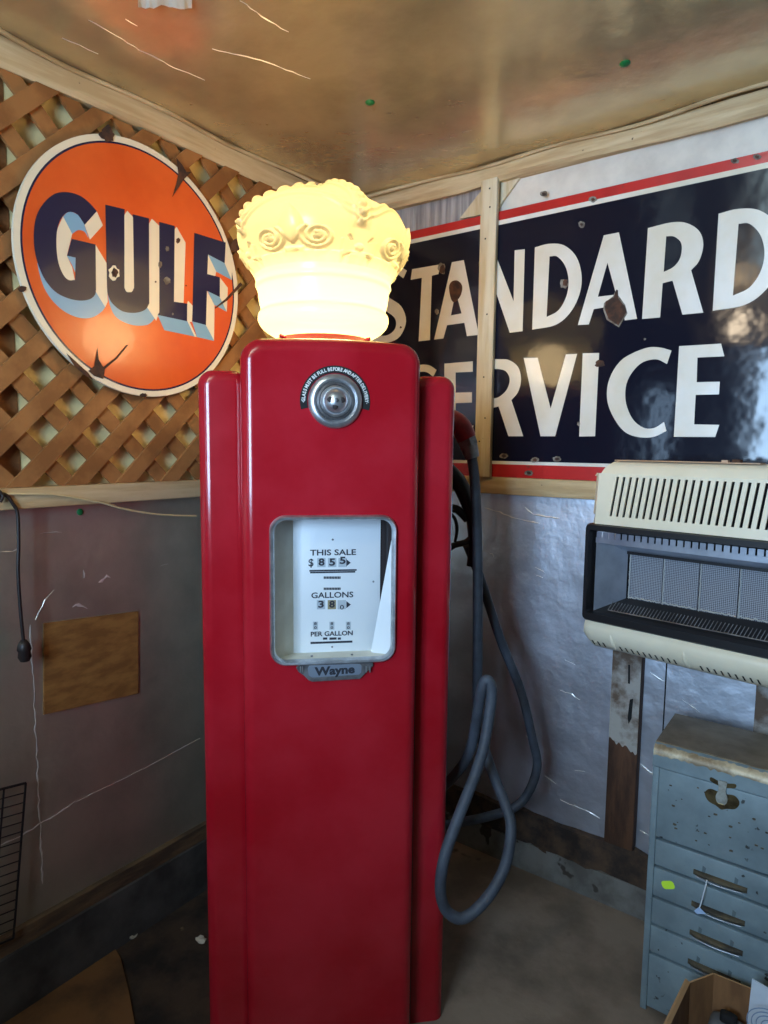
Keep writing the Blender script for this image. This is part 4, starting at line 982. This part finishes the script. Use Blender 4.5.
mb = MB(); mb.add([(CX0, CY0+0.020, 0.7425), (CX1, CY0+0.020, 0.7425), (CX1, CY1, 0.7446), (CX0, CY1, 0.7446)], [(0, 1, 2, 3)], M['cab_top'], CF)
n = 40; V = []
for i in range(n+1):
    x = CX0+(CX1-CX0)*i/n; V += [(x, CY0-0.0015, 0.716+random.uniform(-0.004, 0.004)), (x, CY0-0.0015, 0.723), (x, CY0+0.0055, 0.7348), (x, CY0+0.022+random.uniform(0, 0.004), 0.7428)]
mb.add(V, [(4*i+j, 4*i+4+j, 4*i+5+j, 4*i+1+j) for i in range(n) for j in range(3)], M['worn'], CF)
mb.build('worn_lid_top', lid, smooth=50)
mb = MB(); mb.box(CX0+0.016, CX1-0.016, CY0+0.001, CY0+0.012, 0.494, 0.681, M['cab'], CF, 0.002)
for _ in range(26):
    x = random.uniform(CX0+0.03, CX1-0.03); z = random.uniform(0.51, 0.66); r = random.uniform(0.0015, 0.004); a = random.random()*3
    mb.poly([(x+r*math.cos(t)*(1.6 if k_ % 2 else 1), z+r*math.sin(t)*random.uniform(0.5, 1)) for k_, t in enumerate([i*PI/4 for i in range(8)])], [], M['cab_rust'], lambda u, v, h: CF(Vector((u, CY0+0.001-h, v))), 0.0004)
mb.build('front_panel', chest, smooth=30)
zs = [0.4875, 0.410, 0.324, 0.2455, 0.165, 0.006]
for i in range(5):
    mb = MB(); mb.box(CX0+0.016, CX1-0.016, CY0+0.002, CY0+0.020, zs[i+1]+0.006, zs[i]-0.0015, M['cab'], CF, 0.0025)
    # drip and scuff marks
    for sx_ in (-0.036, 0.036):
        cx_ = 1.503+sx_; mb.poly([(cx_-0.005, zs[i+1]+0.03), (cx_+0.002, zs[i+1]+0.030), (cx_+0.004, zs[i+1]+0.046), (cx_-0.004, zs[i+1]+0.050)], [], M['cab_dull'], lambda u, v, h: CF(Vector((u, CY0+0.002-h, v))), 0.0004)
    dr = mb.build('drawer', chest, smooth=30)
    mb = MB(); zc = zs[i+1]+0.026
    L = []
    for k_ in range(21):
        t = k_/20; x = 1.443+0.12*t; r = 0.003+0.008*math.sin(PI*t)**0.6
        L.append([(x, CY0+0.002-r*1.2*math.sin(a), zc-0.007*math.cos(a)) for a in [PI*j/8 for j in range(9)]])
    mb.loops(L, M['cab_rust'], CF, False, False, closed=False)
    mb.tube([(1.45, CY0-0.006, zc-0.006), (1.50, CY0-0.011, zc-0.0075), (1.556, CY0-0.006, zc-0.006)], 0.0014, M['steel'], 6, CF, smooth_n=4)
    mb.build('drawer_pull', dr, smooth=50, fix=False)
# hasp latch
mb = MB(); lx, lz = 1.496, 0.652
def ly(u, v, h): return CF(Vector((lx+u, CY0-h, lz+v)))
mb.poly(smoothpoly([(-0.038, 0.0, 1), (-0.026, 0.014, 1), (0.0, 0.010, 1), (0.026, 0.014, 1), (0.038, 0.0, 1), (0.030, -0.018, 1), (0.012, -0.024, 1), (0.0, -0.030, 1), (-0.012, -0.024, 1), (-0.030, -0.018, 1)]), [], M['brass'], ly, 0.002)
mb.poly(smoothpoly([(-0.026, 0.044, 1), (0.0, 0.038, 1), (0.026, 0.044, 1), (0.026, 0.034, 1), (0.0, 0.028, 1), (-0.026, 0.034, 1)]), [], M['brass'], ly, 0.003)
mb.tube([CF(Vector((lx-0.007, CY0-0.005, lz-0.014))), CF(Vector((lx+0.007, CY0-0.005, lz-0.014)))], 0.004, M['brass'], 8)
lt = mb.build('latch', chest, smooth=30)
mb = MB(); mb.poly(smoothpoly([(-0.010, 0.044), (0.010, 0.044), (0.008, 0.020, 1), (0.013, 0.004, 1), (0.010, -0.010, 1), (0.0, -0.015, 1), (-0.010, -0.010, 1), (-0.013, 0.004, 1), (-0.008, 0.020, 1)]), [], M['worn_steel'], ly, 0.005, 0.003); mb.build('latch_tongue', lt, smooth=30)
tag(chest, 'scuffed blue grey metal tool chest with hasp latch and drawers', 'tool chest')
# neon sticker and string tag
mb = MB(); q = on(668, 885, (0, 1, 0), CY0+0.0015)
mb.poly([(q.x+u*math.cos(0.42)-v*math.sin(0.42), q.z+u*math.sin(0.42)+v*math.cos(0.42)) for u, v in rrect(0, 0, 0.016, 0.0105, 0.008, 5, 2)], [], M['neon'], lambda u, v, h: (u, CY0+0.0018-h, v), 0.0006)
tag(mb.build('price_sticker', smooth=30), 'small neon yellow green sticker on a drawer of the grey chest', 'sticker')
st = empty('string_tag', on(699, 911, (0, 1, 0), CY0-0.018)); so = Vector(st.location)
mb = MB(); a = on(707, 880, (0, 1, 0), CY0-0.016); b = on(703, 896, (0, 1, 0), CY0-0.018); d_ = on(699.5, 908, (0, 1, 0), CY0-0.018)
mb.tube([a-so, b-so, d_-so], 0.0016, M['tag_white'], 6, smooth_n=4); mb.build('string', st, smooth=50)
mb = MB(); T_ = [on(*q, (0, 1, 0), CY0-0.018)-so for q in ((694, 911), (699, 907), (706, 914), (697, 914))]
mb.add(T_+[v+Vector((0, 0.001, 0)) for v in T_], [(0, 1, 2, 3), (7, 6, 5, 4)]+[(i, i+4, (i+1) % 4+4, (i+1) % 4) for i in range(4)], M['tag_blue']); mb.build('paper_tag', st, smooth=0)
tag(st, 'white string with a small pale blue tag hanging from a drawer pull', 'tag')

# ================================================================== CARDBOARD BOX AND WHAT IS IN IT
ZB = 0.235
bxo = empty('cardboard_box', (1.56, -0.56, 0))
cA = on(714, 974, (0, 0, 1), ZB); cB = Vector((cA.x+0.26, cA.y+0.02, ZB)); cD = on(690, 983, (0, 0, 1), ZB-0.01); 
dirl = (on(668, 1030, (0, 0, 1), ZB-0.01)-cD)
c_l = Vector((cA.x-0.045, cA.y-0.055, ZB))
corn = [cA, Vector((cA.x+0.25, cA.y+0.015, ZB)), Vector((cA.x+0.24, cA.y-0.33, ZB)), cD+dirl*2.2, cD]
ctr = sum(corn, Vector())/5; bo_ = Vector(bxo.location)
mb = MB(); th = 0.004
def wallq(p, q, zlo=0.004, out=0.0):
    n_ = Vector((q.y-p.y, -(q.x-p.x), 0)).normalized()
    if n_.dot(Vector((p.x+q.x, p.y+q.y, 0))/2-Vector((ctr.x, ctr.y, 0))) < 0: n_ = -n_
    lo = lambda v: Vector((v.x+(ctr.x-v.x)*0.05, v.y+(ctr.y-v.y)*0.05, zlo))
    vs = [lo(p), lo(q), q, p]; vs2 = [v+n_*th for v in vs]; V = [v-bo_ for v in vs+vs2]
    mb.add(V, [(0, 1, 2, 3), (7, 6, 5, 4), (0, 4, 5, 1), (1, 5, 6, 2), (3, 7, 4, 0)], M['card']); mb.add(V, [(2, 6, 7, 3)], M['card_edge'])
wallq(corn[0], corn[1]); wallq(corn[1], corn[2]); wallq(corn[2], corn[3]); wallq(corn[4], corn[0])
lo = [Vector((v.x+(ctr.x-v.x)*0.05, v.y+(ctr.y-v.y)*0.05, 0.004))-bo_ for v in corn]; mb.add(lo+[v-Vector((0, 0, 0.003)) for v in lo], [(0, 1, 2, 3, 4), (9, 8, 7, 6, 5)], M['card'])
wallq(corn[3], corn[4])
mb.build('box_body', bxo, smooth=0)
mb = MB()    # the left flap stands up and leans outwards
e0 = corn[4]-bo_; e1 = corn[3]-bo_; up = Vector((-0.007, 0.0, 0.006))
mb.add([e0, e1, e1+up, e0+up, e0+Vector((-0.004, 0, 0)), e1+Vector((-0.004, 0, 0)), e1+up+Vector((-0.004, 0, 0)), e0+up+Vector((-0.004, 0, 0))], [(0, 1, 2, 3), (7, 6, 5, 4), (3, 2, 6, 7), (0, 4, 5, 1), (0, 3, 7, 4), (1, 5, 6, 2)], M['card_edge'])
mb.build('box_flap', bxo, smooth=0)
tag(bxo, 'open brown cardboard box on the floor in front of the grey chest', 'box')
ct = on(724, 1009, (0, 0, 1), 0.19); gi = empty('plastic_container', (ct.x+0.012, ct.y-0.012, 0.006)); mb = MB()
mb.loops([[(x, y, z) for x, y in rrect(0, 0, 0.040-i, 0.028-i, 0.014, 5, 3)] for z, i in ((0, 0.002), (0.12, 0), (0.15, 0.0), (0.162, 0.004), (0.168, 0.012), (0.169, 0.024))], M['grey_item'], None, True, True)
mb.build('container_body', gi, smooth=50)
mb = MB(); mb.loops([[(x, y, z) for x, y in rrect(0.0, 0, 0.018-i, 0.012-i, 0.008, 5, 3)] for z, i in ((0.1685, 0), (0.184, 0), (0.188, 0.004))], M['soot'], None, True, True); mb.build('container_cap', gi, smooth=50)
tag(gi, 'grey plastic container standing inside the open cardboard box', 'container')
bg = empty('plastic_bag', (cA.x+0.12, cA.y-0.12, 0.006)); mb = MB(); go = Vector(bg.location)
bcor = [on(743.5, 1030, (0, 1, 0), cA.y-0.075), on(752, 979, (0, 1, 0), cA.y-0.05)]
tl = bcor[1]-go; bl_ = Vector((bcor[0].x-go.x, tl.y-0.02, 0.01)); n = 12; L = []
for i in range(n+1):
    t = i/n; row = []
    for j in range(n+1):
        s_ = j/n; x = bl_.x+(tl.x-bl_.x)*t+0.115*s_; z = bl_.z+(tl.z-bl_.z)*t-0.02*s_*t; y = bl_.y+0.02*t-0.022*math.sin(PI*s_)*math.sin(PI*min(1, t+0.15))**0.7+random.uniform(-0.0015, 0.0015)
        row.append((x, y, z))
    L.append(row)
front = [p for r_ in L for p in r_]; back = [(p[0], bl_.y+0.035-0.012*(i//(n+1))/n, p[2]) for i, p in enumerate(front)]
N1 = (n+1)**2; fs = []
for i in range(n):
    for j in range(n):
        a = i*(n+1)+j; fs.append((a, a+1, a+n+2, a+n+1)); fs.append((a+N1, a+n+1+N1, a+n+2+N1, a+1+N1))
per = [j for j in range(n+1)]+[i*(n+1)+n for i in range(1, n+1)]+[n*(n+1)+j for j in range(n-1, -1, -1)]+[i*(n+1) for i in range(n-1, 0, -1)]
for k_ in range(len(per)): a, b = per[k_], per[(k_+1) % len(per)]; fs.append((a, b, b+N1, a+N1))
mb.add(front+back, fs, M['bag']); mb.build('bag_body', bg, smooth=60)
mb = MB(); cxb, czb = tl.x+0.045, tl.z-0.062
for r_ in (0.046, 0.037, 0.028, 0.018):
    pts = [(cxb+r_*math.cos(t), bl_.y-0.0245, czb+r_*0.9*math.sin(t)) for t in [2*PI*i/32 for i in range(33)]]; mb.tube(pts, 0.0011, M['bag_blue'], 5)
mb.build('bag_print', bg, smooth=60)
tag(bg, 'white plastic bag with a round blue print in the cardboard box', 'bag')

# ================================================================== LEFT SIDE SMALL THINGS
mb = MB(); P4 = [(-1.2606, 1.0246), (-0.9847, 1.0013), (-0.9926, 0.7498), (-1.271, 0.7779)]
mb.poly([(y, z) for y, z in P4], [], M['plywood'], lambda u, v, h: (h, u, v), 0.006, 0.0005)
tag(mb.build('plywood_patch', smooth=0), 'square brown plywood patch on the grey foil wall below the ledge', 'plywood')
hc = empty('hanging_cord', (0.05, -1.33, 0.95)); ho = Vector(hc.location)
def lw(x, y, o=0.052): return lpx(x, y, o)-ho
mb = MB(); mb.tube([lw(-6, 499), lw(2, 494), lw(8, 497), lw(13, 504), lw(17.5, 514), lw(18.5, 545), lw(18, 570), lw(20, 605), lw(23.5, 642)], 0.0045, M['cord'], 8, smooth_n=5)
mb.tube([lw(-2, 490, 0.056), lw(3, 496, 0.058), lw(0, 502, 0.058)], 0.004, M['cord'], 8, smooth_n=3); mb.build('cord', hc, smooth=60)
mb = MB(); tp, bt = lw(23.5, 640), lw(25, 661)
mb.tube([tp, tp.lerp(bt, 0.2), tp.lerp(bt, 0.45), tp.lerp(bt, 0.55), tp.lerp(bt, 0.8), bt], [0.007, 0.014, 0.017, 0.014, 0.016, 0.011], M['cord'], 12); mb.build('socket', hc, smooth=60)
tag(hc, 'black cord with a socket hanging from the left ledge', 'cord')
mb = MB(); P = [(6, 494), (25, 494), (55, 495), (80, 499), (103, 503), (120, 508), (140, 512), (165, 515), (196, 516)]
mb.tube([lpx(x, y, 0.050) for x, y in P], 0.0032, M['pale_wire'], 6, smooth_n=4); tag(mb.build('electric_wire', smooth=60), 'thin pale wire running along the left ledge to the pump', 'wire')
# wire grid rack leaning on the curb
rk = empty('wire_rack', (0.04, -1.50, 0.18)); ro = Vector(rk.location)
tR = lpx(25.8, 783, 0.036); bR = lpx(13.5, 938, 0.036); dl = (lpx(0, 789.5, 0.036)-tR).normalized(); Wd = 0.32
mb = MB()
for i in range(7):
    o_ = dl*(0.053*i); mb.tube([tR+o_-ro, bR+o_-ro], 0.0032 if i in (0, 6) else 0.0026, M['black_wire'], 6)
for j in range(17):
    p = tR.lerp(bR, j/16); mb.tube([p-ro, p+dl*Wd-ro], 0.0032 if j in (0, 16) else 0.0016, M['black_wire'], 6)
mb.build('wire_grid', rk, smooth=60)
tag(rk, 'black wire grid rack leaning against the left wall above the curb', 'rack')
# plywood sheet and litter on the floor
mb = MB(); mb.poly([(0.036, -1.11), (0.08, -1.12), (0.20, -1.17), (0.33, -1.23), (0.42, -1.9), (0.036, -1.9)], [], M['floor_ply'], lambda u, v, h: (u, v, h), 0.010)
tag(mb.build('plywood_sheet', smooth=0), 'stained brown plywood sheet lying on the floor beside the left curb', 'plywood')
def scrap(name, px, py, r, m, label, cat):
    q = on(px, py, (0, 0, 1), 0.0); mb = MB(); bm = bmesh.new(); bmesh.ops.create_icosphere(bm, subdivisions=2, radius=1)
    vs = []
    for v in bm.verts:
        k_ = random.uniform(0.6, 1.15); vs.append((q.x+v.co.x*r*k_*1.4, q.y+v.co.y*r*k_, max(0.0, (v.co.z+0.8)*r*0.5*k_)))
    mb.add(vs, [[v.index for v in f_.verts] for f_ in bm.faces], m); bm.free(); return tag(mb.build(name, smooth=0), label, cat)
scrap('paper_scrap', 130, 937, 0.018, M['paper'], 'larger crumpled white paper scrap on the dark floor by the left curb', 'litter')
scrap('paper_scrap', 201, 941, 0.016, M['paper'], 'small pale paper scrap on the floor against the pump', 'litter')
# green cap nails
def cap(p, n_, label, k_=1.0):
    mb = MB(); n_ = Vector(n_); q = Vector((0, 0, 1)).rotation_difference(n_)
    mb.lathe([(0.013, 0), (0.013, 0.003), (0.009, 0.006), (0.004, 0.007), (0.0005, 0.008)], M['green_cap'], 14, lambda v: p+q @ (v*k_), False, True); return tag(mb.build('cap_nail', smooth=40), label, 'nail')
cap(cpx(370, 102), (0, 0, -1), 'green cap nail in the ceiling above the glowing crown globe')
cap(cpx(625, 63), (0, 0, -1), 'green cap nail in the ceiling above the dark blue sign')
cap(lpx(80, 512), (1, 0, 0), 'green cap nail in the foil wall just under the left ledge', 0.7)
# torn strip of foil hanging from the ceiling
mb = MB(); V = []; n = 14
for i in range(n+1):
    q = cpx(138+54*i/n, -6+2*math.sin(i)); V += [q+Vector((0, 0, -0.001)), cpx(138+54*i/n, 1.5+random.uniform(-1, 3.5))+Vector((0, 0, -0.006-0.006*random.random()))]
mb.add(V, [(2*i, 2*i+1, 2*i+3, 2*i+2) for i in range(n)], M['paper']); o = mb.build('torn_flap', smooth=0); md = o.modifiers.new('thick', 'SOLIDIFY'); md.thickness = 0.001
tag(o, 'torn whitish flap of ceiling sheet over the round orange sign', 'torn sheet')
